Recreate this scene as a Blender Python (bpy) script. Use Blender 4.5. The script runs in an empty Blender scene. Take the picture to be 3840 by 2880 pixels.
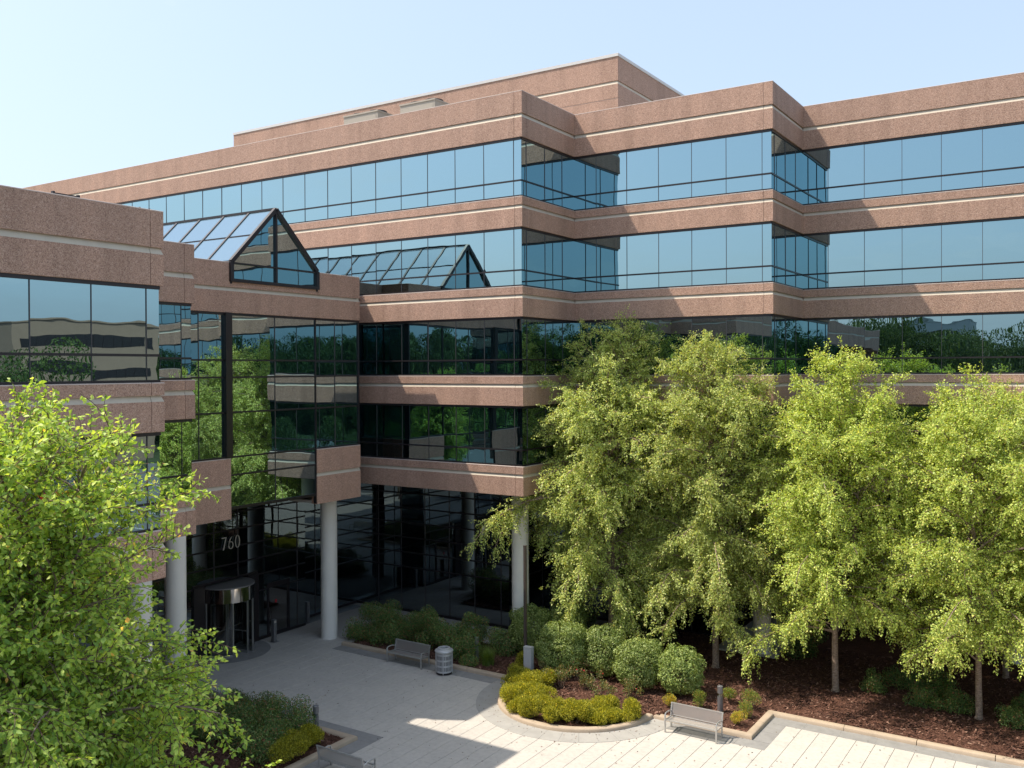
import bpy, math, random
import numpy as np
from mathutils import Vector, Matrix, Euler
R = math.radians
random.seed(7)
SC = bpy.context.scene
COL = SC.collection

# ------------------------------------------------------------------ camera, sky, sun, exposure
CAM_Z = 13.128
cam = bpy.data.cameras.new('camera')
camo = bpy.data.objects.new('camera', cam)
COL.objects.link(camo)
F = 3472.311
cam.sensor_fit = 'HORIZONTAL'
cam.sensor_width = 36.0
cam.lens = 36.0 * F / 3840.0
cam.shift_y = -(1440.0 - 1404.695) / 3840.0
cam.clip_start = 0.1
cam.clip_end = 3000
YAW, PITCH, ROLL = R(32.743), R(-0.375), R(-0.254)
camo.rotation_mode = 'QUATERNION'
_fw = Vector((-math.sin(YAW) * math.cos(PITCH), math.cos(YAW) * math.cos(PITCH), math.sin(PITCH)))
_rt = Vector((math.cos(YAW), math.sin(YAW), 0))
_up = _rt.cross(_fw)
_m = Matrix((_rt, _up, -_fw)).transposed()
_m = _m @ Matrix.Rotation(ROLL, 3, 'Z')
camo.rotation_quaternion = _m.to_quaternion()
camo.location = (0, 0, CAM_Z)
SC.camera = camo

SUN_AZ = (-0.8742, -0.4856)          # towards the sun, on plan
SUN_EL = math.atan(1.775 * 0.8742)
world = bpy.data.worlds.new('World')
SC.world = world
world.use_nodes = True
wn = world.node_tree.nodes
wl = world.node_tree.links
sky = wn.new('ShaderNodeTexSky')
sky.sky_type = 'NISHITA'
sky.sun_disc = False
sky.sun_elevation = SUN_EL
sky.sun_rotation = math.atan2(SUN_AZ[0], SUN_AZ[1])
sky.altitude = 60
sky.air_density = 1.0
sky.dust_density = 4.0
sky.ozone_density = 1.5
wbg = wn['Background']
wbg.inputs[1].default_value = 0.15
# thin summer clouds, the same all round
tc = wn.new('ShaderNodeTexCoord')
sep = wn.new('ShaderNodeSeparateXYZ')
wl.new(tc.outputs['Generated'], sep.inputs[0])
add = wn.new('ShaderNodeMath'); add.operation = 'ADD'; add.inputs[1].default_value = 0.16
wl.new(sep.outputs[2], add.inputs[0])
div = wn.new('ShaderNodeVectorMath'); div.operation = 'DIVIDE'
cmb = wn.new('ShaderNodeCombineXYZ')
for i in range(3):
    wl.new(add.outputs[0], cmb.inputs[i])
wl.new(tc.outputs['Generated'], div.inputs[0]); wl.new(cmb.outputs[0], div.inputs[1])
cn = wn.new('ShaderNodeTexNoise'); cn.inputs['Scale'].default_value = 1.15; cn.inputs['Detail'].default_value = 9; cn.inputs['Roughness'].default_value = 0.62
ofs = wn.new('ShaderNodeVectorMath'); ofs.operation = 'ADD'; ofs.inputs[1].default_value = (13.7, 1.3, 8.1)
wl.new(div.outputs[0], ofs.inputs[0]); wl.new(ofs.outputs[0], cn.inputs['Vector'])
cr = wn.new('ShaderNodeMapRange'); cr.inputs[1].default_value = 0.58; cr.inputs[2].default_value = 0.82; cr.inputs[3].default_value = 0; cr.inputs[4].default_value = 0.55
wl.new(cn.outputs[0], cr.inputs[0])
cm = wn.new('ShaderNodeMix'); cm.data_type = 'RGBA'
wl.new(cr.outputs[0], cm.inputs[0])
# the even pale haze of a humid summer day, all over the sky
veil = wn.new('ShaderNodeMix'); veil.data_type = 'RGBA'; veil.inputs[0].default_value = 0.6
wl.new(sky.outputs[0], veil.inputs[6]); veil.inputs[7].default_value = (2.1, 2.55, 3.15, 1)
wl.new(veil.outputs[2], cm.inputs[6])
cm.inputs[7].default_value = (3.6, 3.7, 3.8, 1)
wl.new(cm.outputs[2], wbg.inputs[0])

sun = bpy.data.lights.new('sun', 'SUN')
sun.energy = 3.05
sun.angle = R(0.53)
sun.color = (1.0, 0.895, 0.76)
suno = bpy.data.objects.new('sun', sun)
COL.objects.link(suno)
suno.rotation_euler = Vector((-SUN_AZ[0] * math.cos(SUN_EL), -SUN_AZ[1] * math.cos(SUN_EL), -math.sin(SUN_EL))).to_track_quat('-Z', 'Y').to_euler()
suno.location = (-60, -40, 90)

SC.view_settings.view_transform = 'Standard'
SC.view_settings.look = 'None'
SC.view_settings.gamma = 1
SC.view_settings.exposure = 1.1
SC.render.engine = 'CYCLES'
SC.cycles.max_bounces = 6
SC.cycles.diffuse_bounces = 3
SC.cycles.glossy_bounces = 4
SC.cycles.transmission_bounces = 3
SC.cycles.transparent_max_bounces = 8
SC.cycles.caustics_reflective = False
SC.cycles.caustics_refractive = False

# ------------------------------------------------------------------ mesh helpers
class MB:
    def __init__(self):
        self.v = []; self.f = []
    def add(self, vs, fs):
        o = len(self.v); self.v += [tuple(p) for p in vs]; self.f += [tuple(i + o for i in f) for f in fs]; return self
    def box(self, x0, x1, y0, y1, z0, z1):
        if x0 > x1: x0, x1 = x1, x0
        if y0 > y1: y0, y1 = y1, y0
        return self.add([(x0,y0,z0),(x1,y0,z0),(x1,y1,z0),(x0,y1,z0),(x0,y0,z1),(x1,y0,z1),(x1,y1,z1),(x0,y1,z1)],
                        [(0,3,2,1),(4,5,6,7),(0,1,5,4),(1,2,6,5),(2,3,7,6),(3,0,4,7)])
    def bar(self, p, q, w, h=None, up=(0,0,1)):
        h = h or w
        p, q = Vector(p), Vector(q); d = (q - p).normalized(); u = Vector(up)
        if abs(d.dot(u)) > 0.98: u = Vector((1, 0, 0))
        s = d.cross(u).normalized() * (w / 2); t = s.cross(d).normalized() * (h / 2)
        vs = [a + b for a in (p, q) for b in (-s - t, s - t, s + t, -s + t)]
        return self.add(vs, [(0,3,2,1),(4,5,6,7),(0,1,5,4),(1,2,6,5),(2,3,7,6),(3,0,4,7)])
    def tube(self, pts, rad, n=8, cap=True):
        pts = [Vector(p) for p in pts]
        if not hasattr(rad, '__len__'): rad = [rad] * len(pts)
        rings = []; prev = None
        for i, p in enumerate(pts):
            d = (pts[min(i + 1, len(pts) - 1)] - pts[max(i - 1, 0)]).normalized()
            if prev is None:
                a = d.cross(Vector((0, 0, 1)))
                if a.length < 1e-3: a = Vector((1, 0, 0))
            else:
                a = prev - d * prev.dot(d)
            a = a.normalized(); prev = a; b = d.cross(a)
            rings.append([p + (a * math.cos(2 * math.pi * k / n) + b * math.sin(2 * math.pi * k / n)) * rad[i] for k in range(n)])
        o = len(self.v)
        for r_ in rings: self.v += [tuple(x) for x in r_]
        for i in range(len(pts) - 1):
            for k in range(n):
                k2 = (k + 1) % n
                self.f.append((o + i*n + k, o + i*n + k2, o + (i+1)*n + k2, o + (i+1)*n + k))
        if cap:
            self.f.append(tuple(o + k for k in range(n))[::-1]); self.f.append(tuple(o + (len(pts)-1)*n + k for k in range(n)))
        return self
    def lathe(self, prof, c=(0, 0), n=24, a0=0, a1=2 * math.pi):
        full = abs(a1 - a0 - 2 * math.pi) < 1e-6
        m = n if full else n + 1
        o = len(self.v)
        for k in range(m):
            a = a0 + (a1 - a0) * k / n
            for (r_, z) in prof: self.v.append((c[0] + r_ * math.cos(a), c[1] + r_ * math.sin(a), z))
        P = len(prof)
        for k in range(n):
            k2 = (k + 1) % m
            for i in range(P - 1):
                self.f.append((o + k*P + i, o + k2*P + i, o + k2*P + i + 1, o + k*P + i + 1))
        return self
    def prism(self, poly, z0, z1):
        n = len(poly)
        vs = [(x, y, z0) for x, y in poly] + [(x, y, z1) for x, y in poly]
        return self.add(vs, [tuple(range(n))[::-1], tuple(range(n, 2*n))] + [(i, (i+1) % n, n + (i+1) % n, n + i) for i in range(n)])
    def sweep(self, nodes, prof):
        """closed profile [(outward offset, z)] carried along a right-angled plan polyline; outward is to the right"""
        nodes = [Vector((a[0], a[1])) for a in nodes]; nn = []
        for i in range(len(nodes) - 1):
            t = (nodes[i+1] - nodes[i]).normalized(); nn.append(Vector((t.y, -t.x)))
        o = len(self.v); P = len(prof)
        for i, p in enumerate(nodes):
            if i == 0: m = nn[0]
            elif i == len(nodes) - 1: m = nn[-1]
            else:
                m = nn[i-1] + nn[i]
                m = m / (1 + nn[i-1].dot(nn[i])) if abs(1 + nn[i-1].dot(nn[i])) > 1e-6 else nn[i]
            for (a, z) in prof: self.v.append((p.x + m.x * a, p.y + m.y * a, z))
        for i in range(len(nodes) - 1):
            for k in range(P):
                k2 = (k + 1) % P
                self.f.append((o + i*P + k, o + (i+1)*P + k, o + (i+1)*P + k2, o + i*P + k2))
        self.f.append(tuple(o + k for k in range(P))); self.f.append(tuple(o + (len(nodes)-1)*P + k for k in range(P))[::-1])
        return self
    def mesh(self, name, smooth=False):
        me = bpy.data.meshes.new(name)
        me.from_pydata(self.v, [], self.f)
        import bmesh
        bm = bmesh.new(); bm.from_mesh(me); bmesh.ops.recalc_face_normals(bm, faces=bm.faces); bm.to_mesh(me); bm.free()
        if smooth:
            me.polygons.foreach_set('use_smooth', [True] * len(me.polygons))
            me.set_sharp_from_angle(angle=R(40))
        return me
    def build(self, name, mat, parent=None, smooth=False, **props):
        return mk(name, self.mesh(name, smooth), mat, parent, **props)

def mk(name, me, mat, parent=None, **props):
    if mat is not None and (len(me.materials) == 0): me.materials.append(mat)
    o = bpy.data.objects.new(name, me); COL.objects.link(o)
    if parent is not None:
        o.parent = parent
        if parent.type == 'EMPTY' and props.pop('_world', True):
            o.matrix_parent_inverse = Matrix.Translation(-parent.location)
    props.pop('_world', None)
    for k, v in props.items(): o[k] = v
    return o

def empty(name, loc, label, cat, group=None, rz=0):
    o = bpy.data.objects.new(name, None); COL.objects.link(o)
    o.location = loc; o.rotation_euler = (0, 0, rz); o['label'] = label; o['category'] = cat
    if group: o['group'] = group
    o.empty_display_size = 0.3
    return o

def local(name, mb, mat, parent, smooth=False, **props):
    """part whose mesh is written in the parent's own frame"""
    return mb.build(name, mat, parent, smooth, _world=False, **props)

def copy_tree(o, parent=None):
    c = o.copy(); COL.objects.link(c)
    if parent is not None: c.parent = parent
    for ch in o.children: copy_tree(ch, c)
    return c

def np_mesh(name, verts, faces, rnd=None, smooth=False):
    """faces: (n,k) int array"""
    me = bpy.data.meshes.new(name)
    verts = np.asarray(verts, np.float32); faces = np.asarray(faces, np.int32)
    n, k = faces.shape
    me.vertices.add(len(verts)); me.vertices.foreach_set('co', verts.ravel())
    me.loops.add(n * k); me.loops.foreach_set('vertex_index', faces.ravel())
    me.polygons.add(n); me.polygons.foreach_set('loop_start', np.arange(0, n * k, k, dtype=np.int32))
    if rnd is not None:
        at = me.attributes.new('rnd', 'FLOAT', 'FACE'); at.data.foreach_set('value', np.asarray(rnd, np.float32))
    me.update(calc_edges=True)
    if smooth: me.polygons.foreach_set('use_smooth', [True] * n)
    return me

# ------------------------------------------------------------------ materials
def mat_new(name):
    m = bpy.data.materials.new(name); m.use_nodes = True
    nt = m.node_tree; nt.nodes.clear()
    out = nt.nodes.new('ShaderNodeOutputMaterial')
    return m, nt, nt.nodes, nt.links, out

def pos_vec(nodes):
    return nodes.new('ShaderNodeNewGeometry').outputs['Position']

def ramp(nodes, links, fac, stops):
    r_ = nodes.new('ShaderNodeValToRGB')
    while len(r_.color_ramp.elements) < len(stops): r_.color_ramp.elements.new(0.5)
    for e, (p, c) in zip(r_.color_ramp.elements, stops):
        e.position = p; e.color = (*c, 1)
    links.new(fac, r_.inputs[0])
    return r_.outputs[0]

def noise(nodes, links, vec, scale, detail=4, rough=0.55):
    n = nodes.new('ShaderNodeTexNoise'); n.inputs['Scale'].default_value = scale; n.inputs['Detail'].default_value = detail; n.inputs['Roughness'].default_value = rough
    links.new(vec, n.inputs['Vector']); return n.outputs[0]

def mixc(nodes, links, fac, a, b, mode='MIX'):
    m = nodes.new('ShaderNodeMix'); m.data_type = 'RGBA'; m.blend_type = mode
    for i, x in ((0, fac), (6, a), (7, b)):
        if isinstance(x, (int, float)): m.inputs[i].default_value = x
        elif isinstance(x, tuple): m.inputs[i].default_value = (*x, 1)
        else: links.new(x, m.inputs[i])
    return m.outputs[2]

def bump(nodes, links, h, strength, dist):
    b = nodes.new('ShaderNodeBump'); b.inputs['Strength'].default_value = strength; b.inputs['Distance'].default_value = dist
    links.new(h, b.inputs['Height']); return b.outputs[0]

def principled(nodes, links, out, color, rough=0.6, metal=0.0, normal=None, spec=0.5):
    p = nodes.new('ShaderNodeBsdfPrincipled')
    if isinstance(color, tuple): p.inputs['Base Color'].default_value = (*color, 1)
    else: links.new(color, p.inputs['Base Color'])
    if isinstance(rough, (int, float)): p.inputs['Roughness'].default_value = rough
    else: links.new(rough, p.inputs['Roughness'])
    p.inputs['Metallic'].default_value = metal
    p.inputs['Specular IOR Level'].default_value = spec
    if normal is not None: links.new(normal, p.inputs['Normal'])
    links.new(p.outputs[0], out.inputs[0]); return p

def granite():
    m, nt, N, L, out = mat_new('exposed_aggregate')
    P = pos_vec(N)
    vo = N.new('ShaderNodeTexVoronoi'); vo.inputs['Scale'].default_value = 44; L.new(P, vo.inputs['Vector'])
    s = N.new('ShaderNodeSeparateColor'); L.new(vo.outputs['Color'], s.inputs[0])
    c1 = ramp(N, L, s.outputs[0], [(0, (0.159, 0.095, 0.072)), (0.25, (0.339, 0.209, 0.155)), (0.5, (0.455, 0.284, 0.210)), (0.8, (0.530, 0.348, 0.262)), (1, (0.657, 0.477, 0.383))])
    n2 = noise(N, L, P, 70, 2, 0.6)
    c2 = mixc(N, L, 0.35, c1, ramp(N, L, n2, [(0.3, (0.212, 0.133, 0.099)), (0.5, (0.435, 0.271, 0.199)), (0.72, (0.636, 0.456, 0.349))]))
    # broad weathering: faint vertical run marks and tone drift between panels
    mp = N.new('ShaderNodeMapping'); mp.inputs['Scale'].default_value = (1.3, 1.3, 0.12); L.new(P, mp.inputs[0])
    w = noise(N, L, mp.outputs[0], 1.0, 5, 0.6)
    c3 = mixc(N, L, 1.0, c2, ramp(N, L, w, [(0.28, (0.78, 0.77, 0.76)), (0.5, (0.97, 0.97, 0.97)), (0.75, (1.08, 1.06, 1.04))]), 'MULTIPLY')
    oi = N.new('ShaderNodeObjectInfo')
    c3 = mixc(N, L, 1.0, c3, ramp(N, L, oi.outputs['Random'], [(0, (0.93, 0.935, 0.94)), (1, (1.05, 1.03, 1.02))]), 'MULTIPLY')
    bm_ = bump(N, L, s.outputs[0], 0.6, 0.014)
    principled(N, L, out, c3, 0.78, 0, bm_, 0.35)
    return m

def concrete(name, base, var=0.12, scale=3.0, rough=0.8, streak=False):
    m, nt, N, L, out = mat_new(name)
    P = pos_vec(N)
    n1 = noise(N, L, P, scale, 8, 0.65); n2 = noise(N, L, P, 60, 3, 0.6)
    lo = tuple(c * (1 - var) for c in base); hi = tuple(min(1, c * (1 + var * 0.7)) for c in base)
    c = ramp(N, L, n1, [(0.3, lo), (0.52, base), (0.72, hi)])
    c = mixc(N, L, 0.12, c, ramp(N, L, n2, [(0.35, tuple(x * 0.6 for x in base)), (0.6, hi)]))
    principled(N, L, out, c, rough, 0, bump(N, L, n2, 0.15, 0.004), 0.3)
    return m

def simple(name, color, rough=0.5, metal=0.0, spec=0.5, nz=0.06):
    m, nt, N, L, out = mat_new(name)
    P = pos_vec(N)
    n1 = noise(N, L, P, 9, 5, 0.6)
    c = ramp(N, L, n1, [(0.3, tuple(x * (1 - nz) for x in color)), (0.7, tuple(min(1, x * (1 + nz)) for x in color))])
    principled(N, L, out, c, rough, metal, None, spec)
    return m

def coated_glass(name, tint, refl, wav=0.0018, body=(0.006, 0.010, 0.012), edge=1.0):
    m, nt, N, L, out = mat_new(name)
    P = pos_vec(N)
    mp = N.new('ShaderNodeMapping'); mp.inputs['Scale'].default_value = (0.75, 0.75, 1.5); L.new(P, mp.inputs[0])
    nz = noise(N, L, mp.outputs[0], 0.8, 1.5, 0.45)
    b = bump(N, L, nz, 1.0, wav)
    g = N.new('ShaderNodeBsdfGlossy'); g.inputs['Roughness'].default_value = 0.0; g.inputs['Color'].default_value = (*tint, 1); L.new(b, g.inputs['Normal'])
    d = N.new('ShaderNodeBsdfDiffuse'); d.inputs['Color'].default_value = (*body, 1)
    lw = N.new('ShaderNodeLayerWeight'); lw.inputs['Blend'].default_value = 0.5
    mr = N.new('ShaderNodeMapRange'); mr.inputs[1].default_value = 0.0; mr.inputs[2].default_value = 1.0; mr.inputs[3].default_value = refl; mr.inputs[4].default_value = edge
    pw = N.new('ShaderNodeMath'); pw.operation = 'POWER'; pw.inputs[1].default_value = 2.2
    L.new(lw.outputs['Facing'], pw.inputs[0]); L.new(pw.outputs[0], mr.inputs[0])
    mx = N.new('ShaderNodeMixShader'); L.new(mr.outputs[0], mx.inputs[0]); L.new(d.outputs[0], mx.inputs[1]); L.new(g.outputs[0], mx.inputs[2])
    L.new(mx.outputs[0], out.inputs[0])
    return m

def clear_glass(name, refl=0.12, tcol=(0.55, 0.6, 0.6)):
    m, nt, N, L, out = mat_new(name)
    g = N.new('ShaderNodeBsdfGlossy'); g.inputs['Roughness'].default_value = 0.0
    t = N.new('ShaderNodeBsdfTransparent'); t.inputs['Color'].default_value = (*tcol, 1)
    lw = N.new('ShaderNodeLayerWeight'); lw.inputs['Blend'].default_value = 0.4
    mr = N.new('ShaderNodeMapRange'); mr.inputs[3].default_value = refl; mr.inputs[4].default_value = 0.9
    L.new(lw.outputs['Facing'], mr.inputs[0])
    mx = N.new('ShaderNodeMixShader'); L.new(mr.outputs[0], mx.inputs[0]); L.new(t.outputs[0], mx.inputs[1]); L.new(g.outputs[0], mx.inputs[2])
    L.new(mx.outputs[0], out.inputs[0])
    return m

def leaf(name, stops, trans=0.35, rough=0.45, tcol=None):
    m, nt, N, L, out = mat_new(name)
    at = N.new('ShaderNodeAttribute'); at.attribute_name = 'rnd'
    oi = N.new('ShaderNodeObjectInfo')
    c = ramp(N, L, at.outputs['Fac'], stops)
    hs = N.new('ShaderNodeHueSaturation')
    mr = N.new('ShaderNodeMapRange'); mr.inputs[3].default_value = 0.9; mr.inputs[4].default_value = 1.1; L.new(oi.outputs['Random'], mr.inputs[0])
    L.new(mr.outputs[0], hs.inputs['Value']); L.new(c, hs.inputs['Color'])
    p = N.new('ShaderNodeBsdfPrincipled'); L.new(hs.outputs[0], p.inputs['Base Color']); p.inputs['Roughness'].default_value = rough; p.inputs['Specular IOR Level'].default_value = 0.4
    t = N.new('ShaderNodeBsdfTranslucent')
    tm = mixc(N, L, 1.0, hs.outputs[0], (1.35, 1.25, 0.5), 'MULTIPLY'); L.new(tm, t.inputs['Color'])
    mx = N.new('ShaderNodeMixShader'); mx.inputs[0].default_value = trans; L.new(p.outputs[0], mx.inputs[1]); L.new(t.outputs[0], mx.inputs[2])
    L.new(mx.outputs[0], out.inputs[0])
    return m

def mesh_sheet(name, color, open_):
    m, nt, N, L, out = mat_new(name)
    p = N.new('ShaderNodeBsdfPrincipled'); p.inputs['Base Color'].default_value = (*color, 1); p.inputs['Roughness'].default_value = 0.45; p.inputs['Metallic'].default_value = 0.6
    t = N.new('ShaderNodeBsdfTransparent')
    n = noise(N, L, pos_vec(N), 40, 2, 0.5); mr = N.new('ShaderNodeMapRange'); mr.inputs[3].default_value = open_ - .06; mr.inputs[4].default_value = open_ + .06; L.new(n, mr.inputs[0])
    mx = N.new('ShaderNodeMixShader'); L.new(mr.outputs[0], mx.inputs[0]); L.new(p.outputs[0], mx.inputs[1]); L.new(t.outputs[0], mx.inputs[2]); L.new(mx.outputs[0], out.inputs[0])
    return m

def bark(name, a, b, c):
    m, nt, N, L, out = mat_new(name)
    P = pos_vec(N)
    mp = N.new('ShaderNodeMapping'); mp.inputs['Scale'].default_value = (9, 9, 22); L.new(P, mp.inputs[0])
    n1 = noise(N, L, mp.outputs[0], 1, 6, 0.7)
    col = ramp(N, L, n1, [(0.3, a), (0.5, b), (0.7, c)])
    principled(N, L, out, col, 0.85, 0, bump(N, L, n1, 0.8, 0.02), 0.2)
    return m

def paver_mat():
    m, nt, N, L, out = mat_new('concrete_paver')
    P = pos_vec(N)
    # one tone per slab (slab grid), plus stains of their own shape
    sp = N.new('ShaderNodeSeparateXYZ'); L.new(P, sp.inputs[0])
    def cell(src, off, size):
        a = N.new('ShaderNodeMath'); a.operation = 'ADD'; a.inputs[1].default_value = off; L.new(src, a.inputs[0])
        d = N.new('ShaderNodeMath'); d.operation = 'DIVIDE'; d.inputs[1].default_value = size; L.new(a.outputs[0], d.inputs[0])
        f = N.new('ShaderNodeMath'); f.operation = 'FLOOR'; L.new(d.outputs[0], f.inputs[0]); return f.outputs[0]
    ix = cell(sp.outputs[0], 13.13 + 0.635 * 60, 0.635); iy = cell(sp.outputs[1], 0.0, 0.635)
    cb = N.new('ShaderNodeCombineXYZ'); L.new(ix, cb.inputs[0]); L.new(iy, cb.inputs[1])
    wn_ = N.new('ShaderNodeTexWhiteNoise'); wn_.noise_dimensions = '2D'; L.new(cb.outputs[0], wn_.inputs['Vector'])
    n1 = noise(N, L, P, 1.1, 8, 0.65); n2 = noise(N, L, P, 45, 3, 0.6); n3 = noise(N, L, P, 6, 6, 0.7)
    base = ramp(N, L, n1, [(0.3, (0.394, 0.379, 0.345)), (0.5, (0.463, 0.435, 0.394)), (0.7, (0.516, 0.489, 0.439))])
    base = mixc(N, L, 0.35, base, ramp(N, L, wn_.outputs['Value'], [(0, (0.394, 0.373, 0.339)), (1, (0.528, 0.500, 0.450))]))
    base = mixc(N, L, 0.42, base, ramp(N, L, n3, [(0.35, (0.349, 0.324, 0.296)), (0.55, (0.491, 0.467, 0.417))]))
    base = mixc(N, L, 0.12, base, ramp(N, L, n2, [(0.35, (0.273, 0.253, 0.228)), (0.6, (0.627, 0.596, 0.543))]))
    principled(N, L, out, base, 0.82, 0, bump(N, L, n2, 0.12, 0.004), 0.3)
    return m

M = {}
M['granite'] = granite()
M['stripe'] = concrete('pale_precast', (0.54, 0.48, 0.385), 0.10, 2.5, 0.75)
M['sill'] = concrete('precast_sill', (0.55, 0.46, 0.41), 0.12, 3.0, 0.75)
M['seal'] = simple('joint_sealant', (0.50, 0.40, 0.34), 0.8)
M['coping'] = simple('white_metal_coping', (0.56, 0.55, 0.53), 0.4)
M['frame'] = simple('dark_bronze_aluminium', (0.022, 0.018, 0.020), 0.35, 0.2)
M['mull'] = simple('bronze_mullion', (0.08, 0.072, 0.075), 0.35, 0.3)
M['glass'] = coated_glass('blue_coated_glass', (0.44, 0.645, 0.71), 0.66, 0.0030, (0.004, 0.009, 0.012))
M['glass_low'] = coated_glass('dark_lobby_glass', (0.58, 0.68, 0.72), 0.38, 0.0012, (0.004, 0.005, 0.006), 0.9)
M['glass_roof'] = coated_glass('skylight_glass', (0.55, 0.70, 0.82), 0.26, 0.0012, (0.10, 0.17, 0.23), 0.6)
M['door_glass'] = clear_glass('door_glass', 0.16, (0.34, 0.38, 0.38))
M['column'] = concrete('painted_column', (0.82, 0.79, 0.72), 0.05, 1.5, 0.55)
M['soffit'] = simple('soffit_plaster', (0.45, 0.42, 0.38), 0.8)
M['roof'] = concrete('roof_membrane', (0.38, 0.36, 0.33), 0.12, 0.6, 0.9)
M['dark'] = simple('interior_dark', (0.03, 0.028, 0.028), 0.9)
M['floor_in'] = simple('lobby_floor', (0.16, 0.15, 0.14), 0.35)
M['sofa'] = simple('orange_upholstery', (0.42, 0.10, 0.035), 0.8)
M['chrome'] = simple('polished_steel', (0.72, 0.69, 0.64), 0.08, 1.0)
M['drum_top'] = simple('dusty_grey_metal', (0.22, 0.21, 0.20), 0.6, 0.3)
M['steel'] = simple('brushed_steel', (0.50, 0.50, 0.49), 0.38, 0.85)
M['bollard'] = simple('grey_bollard_paint', (0.22, 0.22, 0.23), 0.4, 0.5)
M['lens'] = simple('bollard_lens', (0.70, 0.74, 0.78), 0.2, 0.3)
M['bench'] = simple('bench_silver_paint', (0.48, 0.475, 0.46), 0.38, 0.6)
M['bmesh'] = mesh_sheet('perforated_bench_sheet', (0.50, 0.47, 0.44), 0.35)
M['bin'] = simple('bin_silver_paint', (0.50, 0.505, 0.51), 0.45, 0.3)
M['pole'] = simple('bronze_pole', (0.085, 0.068, 0.058), 0.5, 0.4)
M['box'] = simple('grey_enclosure', (0.52, 0.53, 0.53), 0.4, 0.2)
M['paver'] = paver_mat()
M['paver_dark'] = concrete('grey_border_paver', (0.25, 0.245, 0.235), 0.18, 2.2, 0.85)
M['paver_ring'] = concrete('pale_ring_paver', (0.345, 0.335, 0.31), 0.14, 1.6, 0.85)
M['joint'] = concrete('joint_sand', (0.20, 0.19, 0.17), 0.2, 8, 0.95)
M['kerb'] = concrete('tan_kerb', (0.40, 0.32, 0.235), 0.14, 2.2, 0.8)
M['slab'] = concrete('slab_concrete', (0.44, 0.42, 0.39), 0.12, 1.6, 0.85)
M['acunit'] = simple('beige_unit_casing', (0.36, 0.325, 0.27), 0.6)
M['gold'] = simple('brushed_numeral', (0.62, 0.58, 0.52), 0.35, 0.3)

def mulch_mat():
    m, nt, N, L, out = mat_new('bark_mulch')
    P = pos_vec(N)
    n1 = noise(N, L, P, 22, 6, 0.7); n2 = noise(N, L, P, 1.5, 4, 0.6)
    c = ramp(N, L, n1, [(0.3, (0.027, 0.014, 0.011)), (0.5, (0.094, 0.048, 0.035)), (0.68, (0.200, 0.106, 0.075)), (0.85, (0.325, 0.200, 0.150))])
    c = mixc(N, L, 1.0, c, ramp(N, L, n2, [(0.3, (0.8, 0.8, 0.8)), (0.7, (1.1, 1.05, 1.0))]), 'MULTIPLY')
    principled(N, L, out, c, 0.95, 0, bump(N, L, n1, 1.0, 0.05), 0.1)
    return m
M['mulch'] = mulch_mat()
def chip_mat():
    m, nt, N, L, out = mat_new('mulch_chip')
    at = N.new('ShaderNodeAttribute'); at.attribute_name = 'rnd'
    c = ramp(N, L, at.outputs['Fac'], [(0, (0.025, 0.013, 0.010)), (0.45, (0.106, 0.053, 0.037)), (0.85, (0.175, 0.090, 0.065)), (1, (0.300, 0.188, 0.138))])
    principled(N, L, out, c, 0.9, 0, None, 0.15); return m
M['chip'] = chip_mat()

G_ = lambda *s: list(s)
M['birch'] = leaf('birch_leaf', [(0, (0.237, 0.325, 0.089)), (0.35, (0.424, 0.529, 0.152)), (0.75, (0.609, 0.697, 0.220)), (0.93, (0.768, 0.800, 0.313)), (1, (0.800, 0.697, 0.261))], 0.42)
M['birch_b'] = leaf('fresh_birch_leaf', [(0, (0.235, 0.336, 0.071)), (0.35, (0.421, 0.547, 0.121)), (0.75, (0.606, 0.719, 0.175)), (0.93, (0.763, 0.800, 0.249)), (1, (0.800, 0.719, 0.208))], 0.42)
M['birch_near'] = leaf('birch_leaf_near', [(0, (0.163, 0.286, 0.060)), (0.4, (0.314, 0.466, 0.086)), (0.8, (0.490, 0.614, 0.125)), (0.985, (0.611, 0.697, 0.205)), (1, (0.800, 0.466, 0.138))], 0.45, 0.5)
M['yew'] = leaf('yew_leaf', [(0, (0.110, 0.171, 0.039)), (0.5, (0.242, 0.330, 0.083)), (1, (0.440, 0.506, 0.176))], 0.28, 0.5)
M['nandina'] = leaf('nandina_leaf', [(0, (0.056, 0.125, 0.040)), (0.5, (0.131, 0.237, 0.062)), (0.80, (0.237, 0.325, 0.088)), (0.93, (0.375, 0.225, 0.100)), (1, (0.450, 0.138, 0.088))], 0.3)
M['coreopsis'] = leaf('feathery_leaf', [(0, (0.116, 0.146, 0.017)), (0.45, (0.315, 0.326, 0.032)), (0.85, (0.546, 0.517, 0.063)), (1, (0.693, 0.629, 0.084))], 0.45, 0.6)
M['yellow'] = simple('yellow_petal', (0.75, 0.55, 0.02), 0.6)
M['red'] = simple('rose_petal', (0.42, 0.02, 0.03), 0.6)
M['rose'] = leaf('rose_leaf', [(0, (0.079, 0.131, 0.044)), (0.6, (0.175, 0.210, 0.061)), (1, (0.385, 0.227, 0.105))], 0.3)
M['barberry'] = leaf('barberry_leaf', [(0, (0.162, 0.227, 0.032)), (0.5, (0.421, 0.405, 0.049)), (0.8, (0.680, 0.535, 0.049)), (1, (0.648, 0.275, 0.065))], 0.35)
M['barberry_g'] = leaf('green_barberry_leaf', [(0, (0.081, 0.164, 0.036)), (0.6, (0.200, 0.291, 0.046)), (0.85, (0.400, 0.400, 0.055)), (1, (0.546, 0.218, 0.091))], 0.35)
M['grassy'] = leaf('grass_blade', [(0, (0.105, 0.195, 0.030)), (1, (0.255, 0.345, 0.068))], 0.4)
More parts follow.
